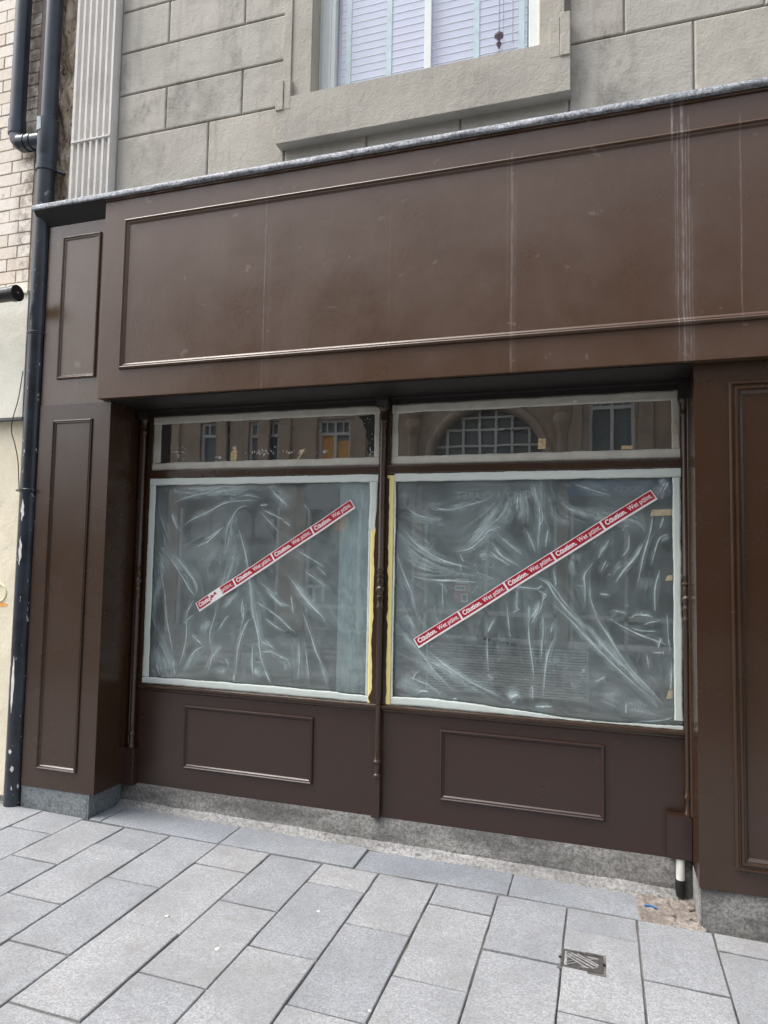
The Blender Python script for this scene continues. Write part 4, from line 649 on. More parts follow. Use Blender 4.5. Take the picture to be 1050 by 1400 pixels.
# ================================================================== CAUTION TAPES
def caution_tape(p0, p1, label, nseg, torn=False):
    """printed tape from p0 (lower left) to p1 (upper right), lower edge; x along, z up, in a local frame then rotated"""
    d = Vector((p1[0]-p0[0], 0, p1[1]-p0[1])); L = d.length; ang = math.atan2(d.z, d.x); Wd = .060; Y0 = 0.0
    root = thing('caution_tape', label, 'warning tape')
    R = Matrix.Translation((p0[0], Y0, p0[1])) @ Matrix.Rotation(-ang, 4, 'Y')
    X_, Z_, F_ = FILMS[0] if p0[0] < -1.3 else FILMS[1]; tab = []; ux, uz = math.cos(ang), math.sin(ang); m_ = int(L/.006)+1
    for i in range(m_+1):
        s = L*i/m_; lo = 9
        for q in (.0, .012, .024, .036, .048, .060):
            x, z = p0[0]+ux*s-uz*q, p0[1]+uz*s+ux*q; lo = min(lo, F_[min(len(Z_)-1, max(0, int(np.searchsorted(Z_, z)))), min(len(X_)-1, max(0, int(np.searchsorted(X_, x))))])
        tab.append(lo)
    tab = np.array(tab); low = np.array([tab[max(0, i-2):i+3].min() for i in range(len(tab))]); ker = np.ones(5)/5; low = np.convolve(np.pad(low, 2, 'edge'), ker, 'valid')-.0016
    def wave(s): return float(np.interp(s, np.linspace(0, L, m_+1), low))-.0006*math.sin(s*31)
    def bow(s): return .0022*math.sin(s*2.3+nseg)+.0008*math.sin(s*11)
    def put(me, name, mat, lift, parent):
        for v in me.vertices: v.co.z += bow(v.co.x); v.co.y += wave(v.co.x)-lift
        me.transform(R); me.materials.clear(); me.materials.append(mat); return link(name, me, parent)
    def rect(x0, x1, z0, z1, jag=0, slant=0):
        bm = bmesh.new(); n = max(2, int((x1-x0)/.01)); A = []
        for i in range(n+1):
            x = x0+(x1-x0)*i/n; A.append((bm.verts.new((x-slant, 0, z0+(random.uniform(-jag, jag)))), bm.verts.new((x+(random.uniform(-jag, jag) if i in (0, n) else 0), 0, z1+(random.uniform(-jag, jag)))), bm.verts.new((x, .0005, z0)), bm.verts.new((x, .0005, z1))))
        for a, b_ in zip(A, A[1:]):
            bm.faces.new((a[0], b_[0], b_[1], a[1])); bm.faces.new((a[0], a[2], b_[2], b_[0])); bm.faces.new((a[1], b_[1], b_[3], a[3]))
        me = bpy.data.meshes.new('strip'); bm.to_mesh(me); bm.free(); return me
    base = put(rect(0, L, 0, Wd), 'backing', M['white_print'], 0, root)
    seg = L/nseg
    for k in range(nseg):
        a, b_ = k*seg+.006, (k+1)*seg-.005
        if k == 0: a = .006
        if torn and k == 0:
            r1 = put(rect(a, a+.098, .0105, Wd-.004, .0008), 'printed_label', M['red_print'], .0006, root); r2 = put(rect(b_-.098, b_, .0105, Wd-.004, .0008), 'printed_label', M['red_print'], .0006, root)
            for q in range(9): put(rect(*(lambda x, z: (x, x+random.uniform(.008, .022), z, z+random.uniform(.004, .012)))(a+.100+random.uniform(0, .045), random.uniform(.016, .044)), .002), 'torn_scrap', M['red_print'], .0007, r1)
            parts = [('C\u0251utio', a+.010, .010, .0014, r1), ('p\u0251int.', b_-.094, .010, 0.0, r2)]
        else:
            r1 = put(rect(a, b_, .0105, Wd-.004, .0002), 'printed_label', M['red_print'], .0006, root)
            parts = [('C\u0251ution.', a+.012, .010, .0014, r1), ('Wet p\u0251int.', a+.147, .010, .0004, r1)]
        for txt, xx, zz, off, par in parts:
            me = text_mesh(txt, .040, off, spacing=1.0)
            xs_ = [v.co.x for v in me.vertices]; wdt = max(xs_)-min(xs_)
            target = {0: .122}.get(0) if txt.endswith('ution.') else (.136 if txt.startswith('Wet') else (.088 if txt.startswith('C') else .084))
            me.transform(Matrix.Translation((xx-min(xs_)*target/wdt, 0, .0225)) @ Matrix.Rotation(math.pi/2, 4, 'X') @ Matrix.Diagonal((target/wdt, .92, 1, 1)))
            put(me, 'lettering', M['text_print'], .0010, par)
    return root
caution_tape((-2.424, 1.232), (-1.395, 1.878), 'shorter red and white caution wet paint tape, torn at its lower end', 4, True)
caution_tape((-.998, 1.087), (.262, 1.917), 'longer red and white caution wet paint tape across the right window', 5)

# residue, scraps and pen marks on the panes (flat marks a fraction of a millimetre proud of the glass)
def flecks(cx, cz, wx, wz, n, parent, y, mat=None, name='residue', smin=.002, smax=.009):
    bm = bmesh.new()
    for _ in range(n):
        x, z = random.gauss(cx, wx), random.gauss(cz, wz); r_ = random.uniform(smin, smax); a0 = random.uniform(0, 6); k = random.randint(4, 7); st = random.uniform(.4, 1.0)
        vs = [bm.verts.new((x+r_*math.cos(a0+2*math.pi*i/k)*random.uniform(.5, 1.2), y-random.uniform(0, .0008), z+r_*st*math.sin(a0+2*math.pi*i/k)*random.uniform(.5, 1.2))) for i in range(k)]
        c = bm.verts.new((x, y-.0015, z))
        for i in range(k): bm.faces.new((vs[i], vs[(i+1) % k], c))
    me = bpy.data.meshes.new(name); bm.to_mesh(me); bm.free(); me.materials.append(mat or M['residue']); return link(name, me, parent, kind='stuff')
G_ = YG-.002
for cx, cz, wx, wz, n in ((-2.63, 2.245, .025, .018, 38), (-2.02, 2.235, .045, .010, 60), (-2.33, 2.20, .03, .012, 12), (-2.22, 2.262, .008, .006, 12), (-1.76, 2.23, .012, .010, 22), (-1.85, 2.225, .02, .008, 12), (-1.60, 2.225, .02, .008, 18), (-1.31, 2.20, .012, .012, 14)): flecks(cx, cz, wx, wz, n, panes['ul'], G_, smin=.0015, smax=.0065)
def patch(pts, mat, parent, y, name):
    b = MB(); A = [b.bm.verts.new((x, y-.0008, z)) for x, z in pts]; B = [b.bm.verts.new((x, y, z)) for x, z in pts]; b.bm.faces.new(A)
    for i in range(len(pts)): b.bm.faces.new((A[i], A[(i+1) % len(pts)], B[(i+1) % len(pts)], B[i]))
    return b.build(name, mat, parent)
patch([(-2.245, 2.185), (-2.205, 2.182), (-2.20, 2.245), (-2.215, 2.262), (-2.245, 2.235)], M['tan_mark'], panes['ul'], G_, 'tan_stain')  # small tan patch on the pane
patch([(-1.79, 2.182), (-1.775, 2.18), (-1.745, 2.22), (-1.735, 2.245), (-1.76, 2.24), (-1.77, 2.205)], M['tan_mark'], panes['ul'], G_, 'tan_stain')
patch([(-1.395, 2.428), (-1.292, 2.434), (-1.290, 2.195), (-1.30, 2.20), (-1.318, 2.195), (-1.335, 2.23), (-1.325, 2.27), (-1.342, 2.31), (-1.338, 2.34), (-1.36, 2.37), (-1.365, 2.40)], M['film_dark'], panes['ul'], G_, 'torn_film')
flecks(-1.335, 2.40, .016, .010, 10, panes['ul'], G_-.001, smin=.001, smax=.004); flecks(-1.31, 2.25, .006, .035, 12, panes['ul'], G_-.001, smin=.001, smax=.004)
patch([(-.345, 2.20), (-.305, 2.20), (-.303, 2.255), (-.342, 2.258)], M['tan_mark'], panes['ur'], G_, 'tan_stain'); patch([(.085, 2.184), (.14, 2.184), (.143, 2.202), (.088, 2.204)], M['tan_mark'], panes['ur'], G_, 'tan_stain')
for cx, cz, wx, wz, n, mt in ((.345, 2.28, .012, .035, 26, M['tan_mark']), (.352, 2.21, .008, .02, 12, M['tan_mark'])): flecks(cx, cz, wx, wz, n, panes['ur'], YG-.0095, mt, 'glue_residue', .002, .008)
b = MB(); b.bm.free()
patch([(-.162, 2.447), (-.150, 2.443), (-.138, 2.447), (-.136, 2.456), (-.148, 2.462), (-.160, 2.458)], M['residue'], panes['ur'], YG-.0095, 'putty_spot')
for x0, x1, z0, z1 in ((.225, .329, 1.832, 1.868), (.295, .330, 1.50, 1.53), (.295, .325, .905, .95)):
    patch([(x0, z0), (x1, z0+.004), (x1, z1), (x0+.01, z1-.003)], M['tan_mark'], panes['lr'], G_, 'tan_stain')
def scrawl(x0, z0, L, slope, hgt, parent, y, name='pen_mark', seed=0):
    R_ = random.Random(seed); x = 0; rt = None
    while x < L:
        wch = R_.uniform(.010, .018); pts = []
        for k in range(R_.randint(4, 6)): pts.append((x0+x+R_.uniform(0, wch), z0+slope*x+R_.uniform(-hgt/2, hgt/2)))
        C_ = catmull(pts, 5); b = MB(); b.tube([(p[0], y, p[1]) for p in C_], .0013, 5); b.build(name, M['ink'], parent); x += wch*1.1
scrawl(-1.86, 1.148, .115, -.30, .020, panes['ll'], YG-.0335, seed=3); scrawl(-.665, 1.168, .20, -.17, .018, panes['lr'], YG-.0335, seed=5); scrawl(-.53, 2.315, .13, -.20, .018, panes['ur'], YG-.003, seed=8)
# pale ghost lettering behind the left pane: a sign's reflection modelled as letters
me = text_mesh('Tl', .14, .004); me.transform(Matrix.Translation((-1.700, YG+.012, 1.322)) @ Matrix.Rotation(math.pi/2, 4, 'X')); me.materials.clear(); M['ghost'] = simple('pale grey ghost lettering', (.30, .34, .35), .6); me.materials.append(M['ghost']); link('lettering', me, panes['ll'])

# ================================================================== STONE UPPER STOREY
sb = thing('stone_building', 'beige stuccoed upper storey with scored blocks above the shopfront', 'building')
YS = .10
def block(x0, x1, z0, z1, mat=None, y=YS, name='stone_block', gap=.003, par=None, d=.009):
    b = MB(); v = []
    for (ins, yy) in ((gap, y+d+.002), (gap+.001, y+.0065), (gap+.003, y+.003), (gap+.006, y+.001), (gap+.010, y)):
        v.append([b.bm.verts.new(p) for p in ((x0+ins, yy, z0+ins), (x1-ins, yy, z0+ins), (x1-ins, yy, z1-ins), (x0+ins, yy, z1-ins))])
    for p, q in zip(v, v[1:]):
        for i in range(4): b.bm.faces.new((p[i], p[(i+1) % 4], q[(i+1) % 4], q[i]))
    b.bm.faces.new(v[-1]); return b.build(name, mat or M['stone'], par or sb)
b = MB()
for x0, x1, z0, z1 in ((-3.32, -1.64, 3.70, 9.2), (-.30, 9, 3.70, 9.2), (-1.64, -.30, 3.70, 4.18), (-1.64, -.30, 6.05, 9.2)): b.box(x0, x1, YS+.012, YS+.35, z0, z1)
b.build('wall', M['stone_joint'], sb)
Zc = [3.79, 4.262, 4.550, 4.838, 5.122, 5.41, 5.70, 5.99, 6.28, 6.6]
J = [[-2.322], [-2.637, -2.095], [], [-2.637, -2.091], [-2.33], [-2.637, -2.091], [-2.33], [-2.637, -2.091], [-2.33]]
for k, js in enumerate(J):
    e = [-3.0]+js+[-1.80]
    for a_, b_ in zip(e, e[1:]): block(a_, b_, Zc[k], Zc[k+1])
Zr = [3.79, 4.280, 4.568, 4.856, 5.14, 5.43, 5.72, 6.0, 6.3, 6.6]
for k in range(9):
    e = ([-.17, .425, 1.03, 1.64, 2.25] if k % 2 == 0 else [-.17, .102, .74, 1.35, 1.95, 2.5])
    for a_, b_ in zip(e, e[1:]): block(a_, b_, Zr[k], Zr[k+1])
e = [-1.845, -1.283, -.742, -.191]
block(-1.80, -1.283, 3.79, 4.1, M['stone_smooth']); block(-1.283, -.742, 3.79, 4.1, M['stone_smooth']); block(-.742, -.17, 3.79, 4.1, M['stone_smooth'])
# apron, sill and architrave
b = MB(); b.prism([(-1.822, 3.984), (-.160, 3.984), (-.160, 4.175), (-.205, 4.262), (-1.755, 4.262), (-1.822, 4.175)], .030, YS+.05, 'y'); bmesh.ops.bevel(b.bm, geom=b.bm.edges[:], offset=.003, segments=2, affect='EDGES'); ap = b.build('apron', M['stone_smooth'], sb)
def architrave(x0, x1, s):
    b = MB()
    if s < 0:
        b.box(-1.745, -1.62, .058, YS+.06, 4.25, 6.2, .003); b.box(-1.795, -1.745, .048, YS+.06, 4.36, 6.2, .003); b.box(-1.64, -1.618, .066, YS+.10, 4.25, 6.2)
        b.box(-1.826, -1.778, .022, YS+.05, 4.185, 4.362, .003); b.box(-1.776, -1.735, .028, YS+.05, 4.185, 4.37, .003)
    else:
        b.box(-.318, -.250, .058, YS+.06, 4.25, 6.2, .003); b.box(-.250, -.192, .048, YS+.06, 4.40, 6.2, .003)
        b.box(-.212, -.162, .022, YS+.05, 4.175, 4.405, .003); b.box(-.265, -.214, .028, YS+.05, 4.175, 4.39, .003)
    b.build('architrave', M['stone_smooth'], sb)
architrave(0, 0, -1); architrave(0, 0, 1)
b = MB(); b.box(-1.8, -.19, .05, YS+.06, 6.0, 6.25, .003); b.build('architrave', M['stone_smooth'], sb)
# upper window
wn = MB(); wn.box(-1.70, -1.52, .17, .22, 4.18, 6.0, .003); wn.box(-.385, -.285, .165, .22, 4.18, 6.0, .003); wn.box(-1.52, -.385, .19, .22, 4.18, 4.235, .002)
win = wn.build('window', M['white_upvc'], sb)
for x0, x1, n_ in ((-1.67, -1.655, 'bead'), (-1.60, -1.585, 'bead'), (-1.56, -1.545, 'bead')):
    b = MB(); b.box(x0, x1, .163, .1705, 4.2, 6.0, .001); b.build(n_, M['white_upvc'], win)
b = MB(); b.box(-.333, -.300, .155, .166, 4.2, 6.0, .002); b.build('bead', M['cream_frame'], win)
b = MB(); b.box(-.975, -.935, .185, .215, 4.235, 6.0, .002); b.build('glazing_bar', M['white_upvc'], win)
b = MB(); b.bm.faces.new([b.bm.verts.new(p) for p in ((-1.525, .205, 4.23), (-.380, .205, 4.23), (-.380, .205, 6.0), (-1.525, .205, 6.0))]); b.build('glass', M['glass_up'], win)
b = MB(); b.box(-2.4, .4, 1.6, 1.7, 3.9, 6.5); b.box(-2.4, .4, .46, 1.7, 6.4, 6.5); b.box(-2.4, .4, .46, 1.7, 3.8, 3.9); b.build('room_wall', M['blind'], sb)
vb = thing('venetian_blind', 'pale lavender venetian blind closed behind the upstairs window', 'blind')
s_ = MB(); s_.prism([(.2325, 0), (.2327, .0458), (.2345, .0458), (.2343, 0)], -1.50, -.40, 'x'); sme = s_.mesh('slat', M['blind'])
for k in range(38): link('slat', sme, vb, (0, 0, 4.200+k*.0455))
M['blind_edge'] = simple('white slat edge', (.88, .90, .97), .5, 0, .01)
s_ = MB(); s_.box(-1.50, -.40, .2295, .2315, 0, .0048); ed = s_.mesh('slat_edge', M['blind_edge'])
for k in range(38): link('slat_edge', ed, vb, (0, 0, 4.1995+k*.0455))
for x in (-1.455, -1.200, -.682, -.43):
    b = MB(); b.box(x-.016, x+.016, .2255, .2285, 4.18, 5.95); b.build('ladder_tape', M['blind_tape'], vb)
og = thing('hanging_ornament', 'small beaded ornament hanging on cords against the upstairs blind', 'ornament')
b = MB(); xo = -.548; b.tube([(xo, .185, 4.50), (xo, .183, 4.9)], .0022, 6); b.tube([(xo+.022, .185, 4.46), (xo+.022, .183, 4.8)], .0016, 6); b.tube([(xo+.075, .185, 4.42), (xo+.075, .183, 4.7)], .0016, 6); M['cord'] = simple('grey cord', (.25, .25, .3), .6); b.build('cord', M['cord'], og)
b = MB(); b.lathe(xo, .18, [(.002, 4.40), (.010, 4.415), (.016, 4.43), (.006, 4.445), (.012, 4.46), (.026, 4.472), (.026, 4.482), (.010, 4.492), (.004, 4.505)], 12); M['bead'] = simple('dark beads', (.16, .12, .16), .3); b.build('bead', M['bead'], og, True)

# fluted pilaster of the upper storey
fp = MB(); x0, x1 = -3.313, -3.006; nfl = 6
pts = []; wfl = (x1-x0-.02)/nfl
y0 = .040
def flute_poly():
    P = [(x0, YS+.05), (x0, y0)]
    xx = x0+.012
    for k in range(nfl):
        c = xx+wfl*(k+.5); r_ = wfl*.34
        for i in range(7):
            an = math.pi*i/6; P.append((c-r_*math.cos(an), y0+r_*1.5*math.sin(an)))
    P += [(x1, y0), (x1, YS+.05)]; return P
fp.prism(flute_poly(), 3.80, 4.248, 'z'); fp.prism(flute_poly(), 4.262, 6.6, 'z'); fp.box(x0, x1, y0+.004, YS+.05, 4.248, 4.262, .0)
fp.build('fluted_pilaster', M['pale'], sb)
b = MB(); b.box(x0+.001, x1-.001, y0-.006, y0+.02, 4.249, 4.261, .003); b.build('fillet_band', M['pale'], sb)
# crumbling strip between the two buildings
bm = bmesh.new(); nx, nz = 34, 230; rows = []
for j in range(nz+1):
    z = 3.75+2.3*j/nz; row = []
    for i in range(nx+1):
        x = -3.66+.36*i/nx; h = .035*mnoise.fractal(Vector((x*9, 0, z*4)), .9, 2.1, 5)+.02*mnoise.noise(Vector((x*30, 2, z*9))); row.append(bm.verts.new((x, .135-h, z)))
    rows.append(row)
for p, q in zip(rows, rows[1:]):
    for i in range(nx): bm.faces.new((p[i], p[i+1], q[i+1], q[i]))
me = bpy.data.meshes.new('crumbling_edge'); bmesh.ops.recalc_face_normals(bm, faces=bm.faces[:]); bm.to_mesh(me); bm.free(); me.materials.append(M['decay'])
link('crumbling_edge', me, sb)

# ================================================================== NEIGHBOURING BUILDING
nb = thing('brick_building', 'buff brick neighbouring building with cream shopfront at the left edge', 'building')
YB = .12; XE = -3.69
b = MB(); b.box(-9, -3.66, YB+.006, YB+.4, 3.0, 9.2); b.build('wall', M['mortar'], nb)
zb = 3.318; k = 0; ends = {}
courses = [3.318+.0868*i for i in range(34)]
bricks = {}
def brick_mesh(L):
    key = round(L, 3)
    if key not in bricks:
        b = MB(); g = .0035; v = []
        for ins, yy in ((0, .012), (0, .002), (.002, 0)): v.append([b.bm.verts.new(p) for p in ((g+ins, yy, g+ins), (L-g-ins, yy, g+ins), (L-g-ins, yy, .0868-g-ins), (g+ins, yy, .0868-g-ins))])
        for p, q in zip(v, v[1:]):
            for i in range(4): b.bm.faces.new((p[i], p[(i+1) % 4], q[(i+1) % 4], q[i]))
        b.bm.faces.new(v[-1]); bricks[key] = b.mesh('brick', M['brick'])
    return bricks[key]
for i, z in enumerate(courses):
    x = XE; lens = ([.112, .205, .225] if i % 2 else [.195, .225, .225]); n_ = 0
    while x > -4.75:
        L = (lens[n_] if n_ < 3 else .225); o = link('brick', brick_mesh(L), nb, (x-L, YB+random.uniform(-.002, .002), z)); x -= L; n_ += 1
b = MB(); b.box(-9, XE-1.15, YB, YB+.02, 3.318, 9.0); 
b.bm.free()
b = MB(); b.box(-3.6895, -3.655, .13, .2, 3.30, 9, .002); b.build('cream_edge_strip', M['cream'], nb)
b = MB(); b.box(-3.655, -3.47, .15, .2, -.05, 3.8); b.build('gap_filler', M['cream'], nb)
b = MB(); b.box(-9, -3.604, .045, .30, 2.46, 3.300, .003); cf = b.build('fascia_board', M['cream_board'], nb)
b = MB(); b.box(-9, -3.600, .030, .10, 3.282, 3.302, .003); b.build('top_moulding', M['cream_board'], cf)
b = MB(); b.box(-3.6035, -3.582, .06, .16, 2.47, 3.24); b.build('shaded_end', M['near_black'], nb)  # dark box painted in for the shaded end of the fascia board
b = MB(); b.box(-9, -3.604, .044, .10, 2.446, 2.4595); M['shadow_gap'] = simple('grey shadow line', (.12, .12, .12), .6); b.build('shadow_strip', M['shadow_gap'], nb)  # grey strip draws the shadow line under the cream fascia
b = MB(); b.box(-9, -3.575, .105, .30, .03, 2.46); low = b.build('lower_wall', M['cream'], nb)
b = MB(); b.box(-9, -3.570, .10, .30, -.05, .034); b.build('plinth', M['concrete'], nb)
b = MB(); pts = [(-3.80, 1.225), (-3.74, 1.222), (-3.705, 1.232), (-3.70, 1.242), (-3.73, 1.250), (-3.80, 1.252)]; patch(pts, M['orange'], low, .1045, 'graffiti_smear'); b.bm.free()
b = MB(); cc = [(-3.775+.055*math.cos(t), .1040, 1.315+.055*math.sin(t)) for t in np.linspace(-2.4, 2.4, 24)]; b.tube(cc, .006, 6); M['yel'] = simple('faint yellow spray', (.80, .78, .52), .8); b.build('graffiti_ring', M['yel'], low)

# drainpipe with its branch
dp = thing('drainpipe', 'black cast iron drainpipe between the two buildings with a branch joining high up', 'drainpipe')
PX, PY, PR = -3.528, .062, .057
b = MB(); b.lathe(PX, PY, [(PR, -.03), (PR, 1.965), (PR*1.10, 1.97), (PR*1.10, 1.985), (PR, 1.99), (PR, 2.995), (PR*1.10, 3.0), (PR*1.10, 3.012), (PR, 3.017), (PR, 4.13)], 28); b.build('pipe', M['pipe'], dp, True)
b = MB(); b.lathe(PX, PY, [(PR*1.02, 4.10), (PR*1.16, 4.105), (PR*1.16, 4.14), (PR*1.06, 4.145), (PR*1.10, 4.19), (PR*1.10, 4.21), (PR*1.14, 4.22), (PR*1.14, 4.46), (PR*1.02, 4.465)], 28); b.build('branch_socket', M['pipe2'], dp, True)
b = MB(); b.lathe(PX, PY, [(PR*.93, 4.46), (PR*.93, 7.5)], 28); b.build('upper_pipe', M['pipe2'], dp, True)
b = MB(); b.prism([(-3.56, 4.36), (-3.525, 4.37), (-3.53, 4.45), (-3.56, 4.46)], PY-PR*1.18, PY-PR*1.10, 'y'); M['grey_tape'] = simple('grey sealing tape', (.35, .42, .45), .5); b.build('sealing_tape', M['grey_tape'], dp)
bp = [(-3.787, .055, 7.5), (-3.787, .055, 6), (-3.787, .055, 4.45), (-3.785, .055, 4.405), (-3.775, .055, 4.37), (-3.755, .055, 4.345), (-3.725, .055, 4.335), (-3.54, .058, 4.328)]
b = MB(); b.tube(bp, .051, 20); b.build('branch_pipe', M['pipe2'], dp, True)
for p, q in (((-3.787, .055, 4.40), (-3.787, .055, 4.50)), ((-3.745, .055, 4.336), (-3.690, .056, 4.333)), ((-3.665, .056, 4.332), (-3.64, .056, 4.331))):
    b = MB(); b.tube([p, tuple((np.array(p)+np.array(q))/2), q], .056, 20); b.build('collar', M['pipe2'], dp, True)
b = MB(); b.tube([(-3.62, .10, 1.975), (-3.59, .02, 1.978), (-3.528, -.006, 1.98), (-3.47, .02, 1.978)], .007, 6); b.build('bracket', M['pipe'], dp, True)
b = MB(); b.tube([(-3.47, .09, 4.12), (-3.42, .11, 4.10)], .012, 8); b.build('bracket', M['pipe'], dp, True)
for i, (z0, z1, dx) in enumerate(((1.78, 1.92, -.62), (1.50, 1.68, -.66), (.58, .93, -.72), (.33, .36, -.6), (.22, .26, -.3))):
    n = 14; bm = bmesh.new(); A = []
    for k in range(n+1):
        t = k/n; z = z0+(z1-z0)*t; wd = 0.26*math.sin(math.pi*min(max(t, .03), .97))+.06*mnoise.noise(Vector((t*8, i, 0)))
        c = dx+.78+.1*mnoise.noise(Vector((t*5, i, 9))); A.append([bm.verts.new((PX+(PR+.0008)*math.sin(c+s*abs(wd)), PY-(PR+.0008)*math.cos(c+s*abs(wd)), z)) for s in (-.7, 0, .7)])
    for p, q in zip(A, A[1:]):
        for k in range(2): bm.faces.new((p[k], q[k], q[k+1], p[k+1]))
    me = bpy.data.meshes.new('paint_splash'); bm.to_mesh(me); bm.free(); me.materials.append(M['residue']); link('paint_splash', me, dp)
# cable
cb = [(-3.600, .03, 2.76), (-3.608, .030, 2.70), (-3.628, .030, 2.57), (-3.665, .03, 2.44), (-3.682, .045, 2.36), (-3.668, .06, 2.29), (-3.635, .06, 2.18), (-3.612, .05, 2.08), (-3.585, .035, 1.975)]
b = MB(); b.tube([tuple(p) for p in catmull(cb, 6)], .0032, 6); b.build('cable', M['blackp'], None, True, label='thin black cable looping down beside the drainpipe', cat='cable')
b = MB(); b.tube([(-3.663, .125, 3.72), (-3.675, .110, 3.6), (-3.668, .118, 3.52), (-3.64, .12, 3.44)], .003, 6)
b.bm.free()
# trough light over the neighbour's fascia
tl_ = thing('trough_light', 'round black trough light above the cream fascia at the left edge', 'light')
b = MB(); b.tube([(-5.4, -.12, 3.20), (-3.535, -.12, 3.213)], .046, 22); b.build('housing', M['blackp'], tl_, True)
b = MB(); b.tube([(-3.555, -.12, 3.2125), (-3.52, -.12, 3.213)], .051, 22); ec = b.build('end_cap', M['blackp'], tl_, True)
b = MB(); b.tube([(-3.521, -.12, 3.216), (-3.514, -.12, 3.216)], .006, 8); b.build('screw', M['cast_hi'], ec, True)
for x in (-4.2, -5.2):
    b = MB(); b.tube([(x, -.10, 3.23), (x, .05, 3.30), (x, .16, 3.32)], .012, 8); b.build('arm', M['blackp'], tl_, True)

# ================================================================== ACROSS THE STREET (seen only as reflections)
OY = -8.98
M['brownstone'] = stone('brown sandstone', (.45, .36, .28), (.20, .16, .13), .6, .6)
M['opp_dark'] = simple('dark shop interior', (.05, .055, .06), .4); M['opp_glass'] = simple('dark window glass', (.16, .19, .20), .3, 0, .1, 2)
M['opp_white'] = simple('white painted timber', (.66, .67, .66), .5, 0, .05); M['opp_blue'] = simple('blue sign board', (.03, .10, .26), .4); M['opp_grey'] = simple('grey sign board', (.25, .26, .26), .6)
ob = thing('sandstone_building', 'brown sandstone building with white sash windows across the street', 'building')
wins = [(-8.56, -7.80, 3.2, 4.50), (-7.36, -6.62, 3.2, 4.47), (-5.72, -4.98, 3.2, 4.45), (-.24, .56, 3.3, 4.75), (1.7, 2.5, 3.3, 4.75), (3.5, 4.3, 3.3, 4.75)]
up = [(x, x+.8, z, z+1.35) for z in (5.6,) for x in (-8.5, -7.3, -5.7, -4.1, -2.5, -.9, .7, 2.3, 3.9, 5.5)]
def hole_wall(x0, x1, z0, z1, holes):
    xs_ = sorted({x0, x1, *[h[0] for h in holes], *[h[1] for h in holes]}); zs_ = sorted({z0, z1, *[h[2] for h in holes], *[h[3] for h in holes]}); b = MB()
    for a, c in zip(xs_, xs_[1:]):
        for d, e_ in zip(zs_, zs_[1:]):
            mx_, mz_ = (a+c)/2, (d+e_)/2
            if not any(h[0] < mx_ < h[1] and h[2] < mz_ < h[3] for h in holes): b.box(a, c, OY-.3, OY, d, e_)
    return b
arch_h = (-3.25, -1.05, 3.0, 4.62)
hole_wall(-9.4, 12, 3.08, 7.6, wins+up+[arch_h]).build('wall', M['brownstone'], ob)
for h in wins+up:
    f = MB(); x0, x1, z0, z1 = h
    for bx in ((x0, x0+.06, z0, z1), (x1-.06, x1, z0, z1), (x0+.06, x1-.06, z1-.06, z1), (x0+.06, x1-.06, z1-.34, z1-.28), ((x0+x1)/2-.03, (x0+x1)/2+.03, z0, z1-.34), ((x0+x1)/2-.02, (x0+x1)/2+.02, z1-.28, z1-.06), ((x0*3+x1)/4-.012, (x0*3+x1)/4+.012, z1-.28, z1-.06), ((x0+x1*3)/4-.012, (x0+x1*3)/4+.012, z1-.28, z1-.06)):
        f.box(bx[0], bx[1], OY-.14, OY-.08, bx[2], bx[3])
    fo = f.build('window', M['opp_white'], ob); g = MB(); g.box(x0, x1, OY-.16, OY-.145, z0, z1); g.build('pane', M['opp_glass'], fo)
b = MB(); b.box(-5.66, -5.37, OY-.143, OY-.141, 3.3, 4.15); b.box(-5.31, -5.04, OY-.143, OY-.141, 3.3, 4.0); b.build('orange_blind', M['orange'], ob)
# arched window: spandrels, moulded arch ring, grid
cx, cz, R_ = -2.15, 3.42, 1.08
b = MB(); n = 24
for sgn in (-1, 1):
    P = [(cx+sgn*1.1, 4.62)]+[(cx+sgn*R_*math.cos(t), cz+R_*math.sin(t)) for t in np.linspace(0, math.pi/2, n)]+[(cx, 4.62)]
    P = [P[0], (cx+sgn*1.1, cz)]+P[1:]; b.prism(P, OY-.28, OY-.002, 'y')
b.build('spandrel', M['brownstone'], ob)
b = MB(); b.tube([(cx+(R_+.09)*math.cos(t), OY+.02, cz+(R_+.09)*math.sin(t)) for t in np.linspace(0, math.pi, 40)], .085, 10); b.build('arch_moulding', M['brownstone'], ob, True)
b = MB()
for x in np.arange(cx-.8, cx+.81, .32):
    hh = math.sqrt(max(0, R_**2-(x-cx)**2)); b.box(x-.025, x+.025, OY-.14, OY-.10, 3.1, cz+hh)
for z in (3.42, 3.80, 4.12, 4.36):
    ww = math.sqrt(max(0, R_**2-(z-cz)**2)); b.box(cx-ww, cx+ww, OY-.145, OY-.105, z-.02, z+.02)
aw = b.build('window', M['opp_white'], ob); b = MB(); b.box(cx-1.1, cx+1.1, OY-.2, OY-.16, 3.0, 4.62); b.build('pane', M['opp_glass'], aw)
for x in (-3.62, -.72):
    b = MB(); b.lathe(x, OY+.03, [(.10, 3.1), (.10, 4.0), (.13, 4.05), (.18, 4.2), (.14, 4.35), (.20, 4.45), (.2, 4.6)], 12); b.build('carved_bracket', M['brownstone'], ob, True)
for x0, x1, z0, z1 in ((-9.4, 12, 4.95, 5.12), (-9.4, 12, 7.45, 7.62)):
    b = MB(); b.box(x0, x1, OY-.1, OY+.12, z0, z1, .01); b.build('string_course', M['brownstone'], ob)
b = MB(); b.box(-9.4, 12, OY-.9, OY-.8, 0, 7.5); b.build('back_wall', M['opp_dark'], ob)
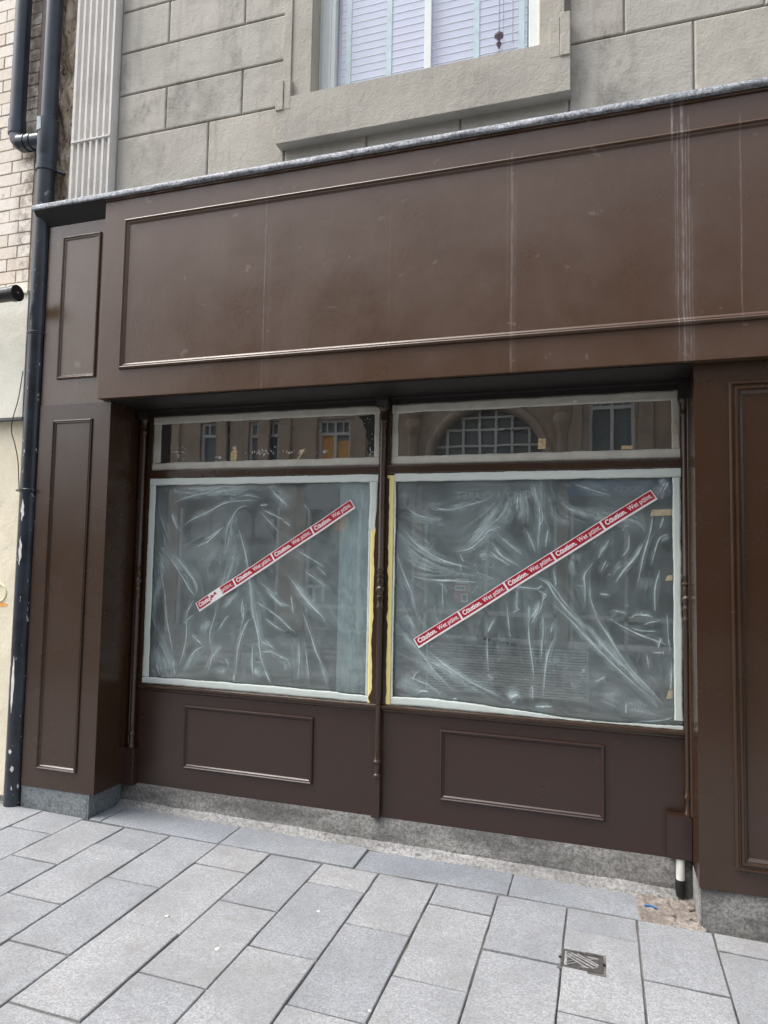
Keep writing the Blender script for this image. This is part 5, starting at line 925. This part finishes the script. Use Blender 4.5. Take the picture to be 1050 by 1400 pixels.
for x0, x1, mat in ((-9.4, -9.05, M['brownstone']), (-6.55, -5.95, M['brownstone']), (-3.55, -3.42, M['brownstone']), (-.80, -.62, M['brownstone']), (1.45, 1.7, M['brownstone']), (5, 12, M['brownstone'])):
    b = MB(); b.box(x0, x1, OY-.3, OY, 0, 3.08); b.build('pier', mat, ob)
b = MB(); b.box(-5.95, -3.55, OY-.10, OY+.06, 2.55, 3.07); b.build('sign_board', M['opp_grey'], ob)
b = MB(); b.box(-3.42, -.80, OY-.10, OY+.06, 2.60, 3.07); sg1 = b.build('sign_board', M['opp_dark'], ob)
b = MB(); b.box(-.62, 1.45, OY-.10, OY+.06, 2.76, 3.07); sg2 = b.build('sign_board', M['opp_blue'], ob)
for txt, x, z, sz, par in (('POLLY & CLARET', -1.20, 2.74, .20, sg1), ('COL    COCO', 1.2, 2.84, .16, sg2)):
    me = text_mesh(txt, sz, .003); me.transform(Matrix.Translation((x, OY+.065, z)) @ Matrix.Rotation(math.pi, 4, 'Z') @ Matrix.Rotation(math.pi/2, 4, 'X')); me.materials.clear(); me.materials.append(M['opp_white']); link('lettering', me, par)
# shop windows and an arcade of small arched lights
b = MB(); b.box(-9.05, -6.55, OY-.12, OY-.05, 1.45, 1.80); b.build('pale_band', M['opp_grey'], ob)
for k in range(4):
    x = -8.75+k*.53; b = MB(); P = [(x, 1.95), (x+.44, 1.95)]+[(x+.22+.22*math.cos(t), 2.32+.22*math.sin(t)) for t in np.linspace(0, math.pi, 12)]; b.prism(P, OY-.10, OY-.06, 'y'); b.build('arched_light', M['opp_grey'], ob)
b = MB()
for x in (-9.0, -6.6, -5.9, -4.75, -3.6, -3.35, -2.15, -.85, -.55, .4, 1.4): b.box(x-.03, x+.03, OY-.12, OY-.04, 0, 2.6)
b.box(-5.95, 1.45, OY-.12, OY-.04, .5, .58); b.build('shop_frame', M['opp_white'], ob)
b = MB(); b.box(-5.3, -5.0, OY-.03, OY-.02, 2.1, 2.42); b.build('poster', M['orange'], ob)
b = MB(); b.box(-5.95, 1.45, OY-.22, OY-.20, .3, 2.6); b.build('shop_glass', M['opp_glass'], ob)
for x in (-9.2, -8.0, -6.95, -6.45, -5.85, -4.75, -4.2, -3.8, -.5, .75, 1.3, 2.7):
    b = MB(); b.box(x-.13, x+.13, OY-.02, OY+.07, 3.08, 4.72, .02); b.box(x-.17, x+.17, OY-.02, OY+.10, 4.72, 4.86, .02); b.box(x-.17, x+.17, OY-.02, OY+.10, 3.08, 3.2, .02); b.build('pilaster', M['brownstone'], ob)
# roof mass of the terrace behind, and the far ends of the street
fr_ = MB(); fr_.box(-34, -12, -26, -20, -.3, 4.2); fr_.build('low_building', M['brownstone'], None, label='low stone building far down the side street opposite', cat='building')
ce = MB(); ce.box(9, 20, .1, 6, -.3, 9); ce.build('terrace_end', M['brownstone'], None, label='plain stone terrace continuing to the right beyond the shopfront', cat='building')
b = MB(); b.box(1.32, 9, .12, .5, -.2, 3.79); b.build('terrace_wall', M['brown_soft'], shop)

# ================================================================== settle origins: every thing's origin at its base
bpy.context.view_layer.update()
def wpts(o):
    out = []
    if o.type == 'MESH': out += [o.matrix_world @ Vector(c) for c in o.bound_box]
    for c in o.children: out += wpts(c)
    return out
for o in [o for o in COL.objects if o.parent is None and o.get('category')]:
    P = wpts(o)
    if not P: continue
    base = Vector(((min(p.x for p in P)+max(p.x for p in P))/2, (min(p.y for p in P)+max(p.y for p in P))/2, min(p.z for p in P)))
    if o.type == 'EMPTY':
        for c in o.children: c.location -= base
        o.location = base
    elif o.location.length < 1e-6:
        o.data.transform(Matrix.Translation(-base)); o.location = base
        for c in o.children: c.location -= base
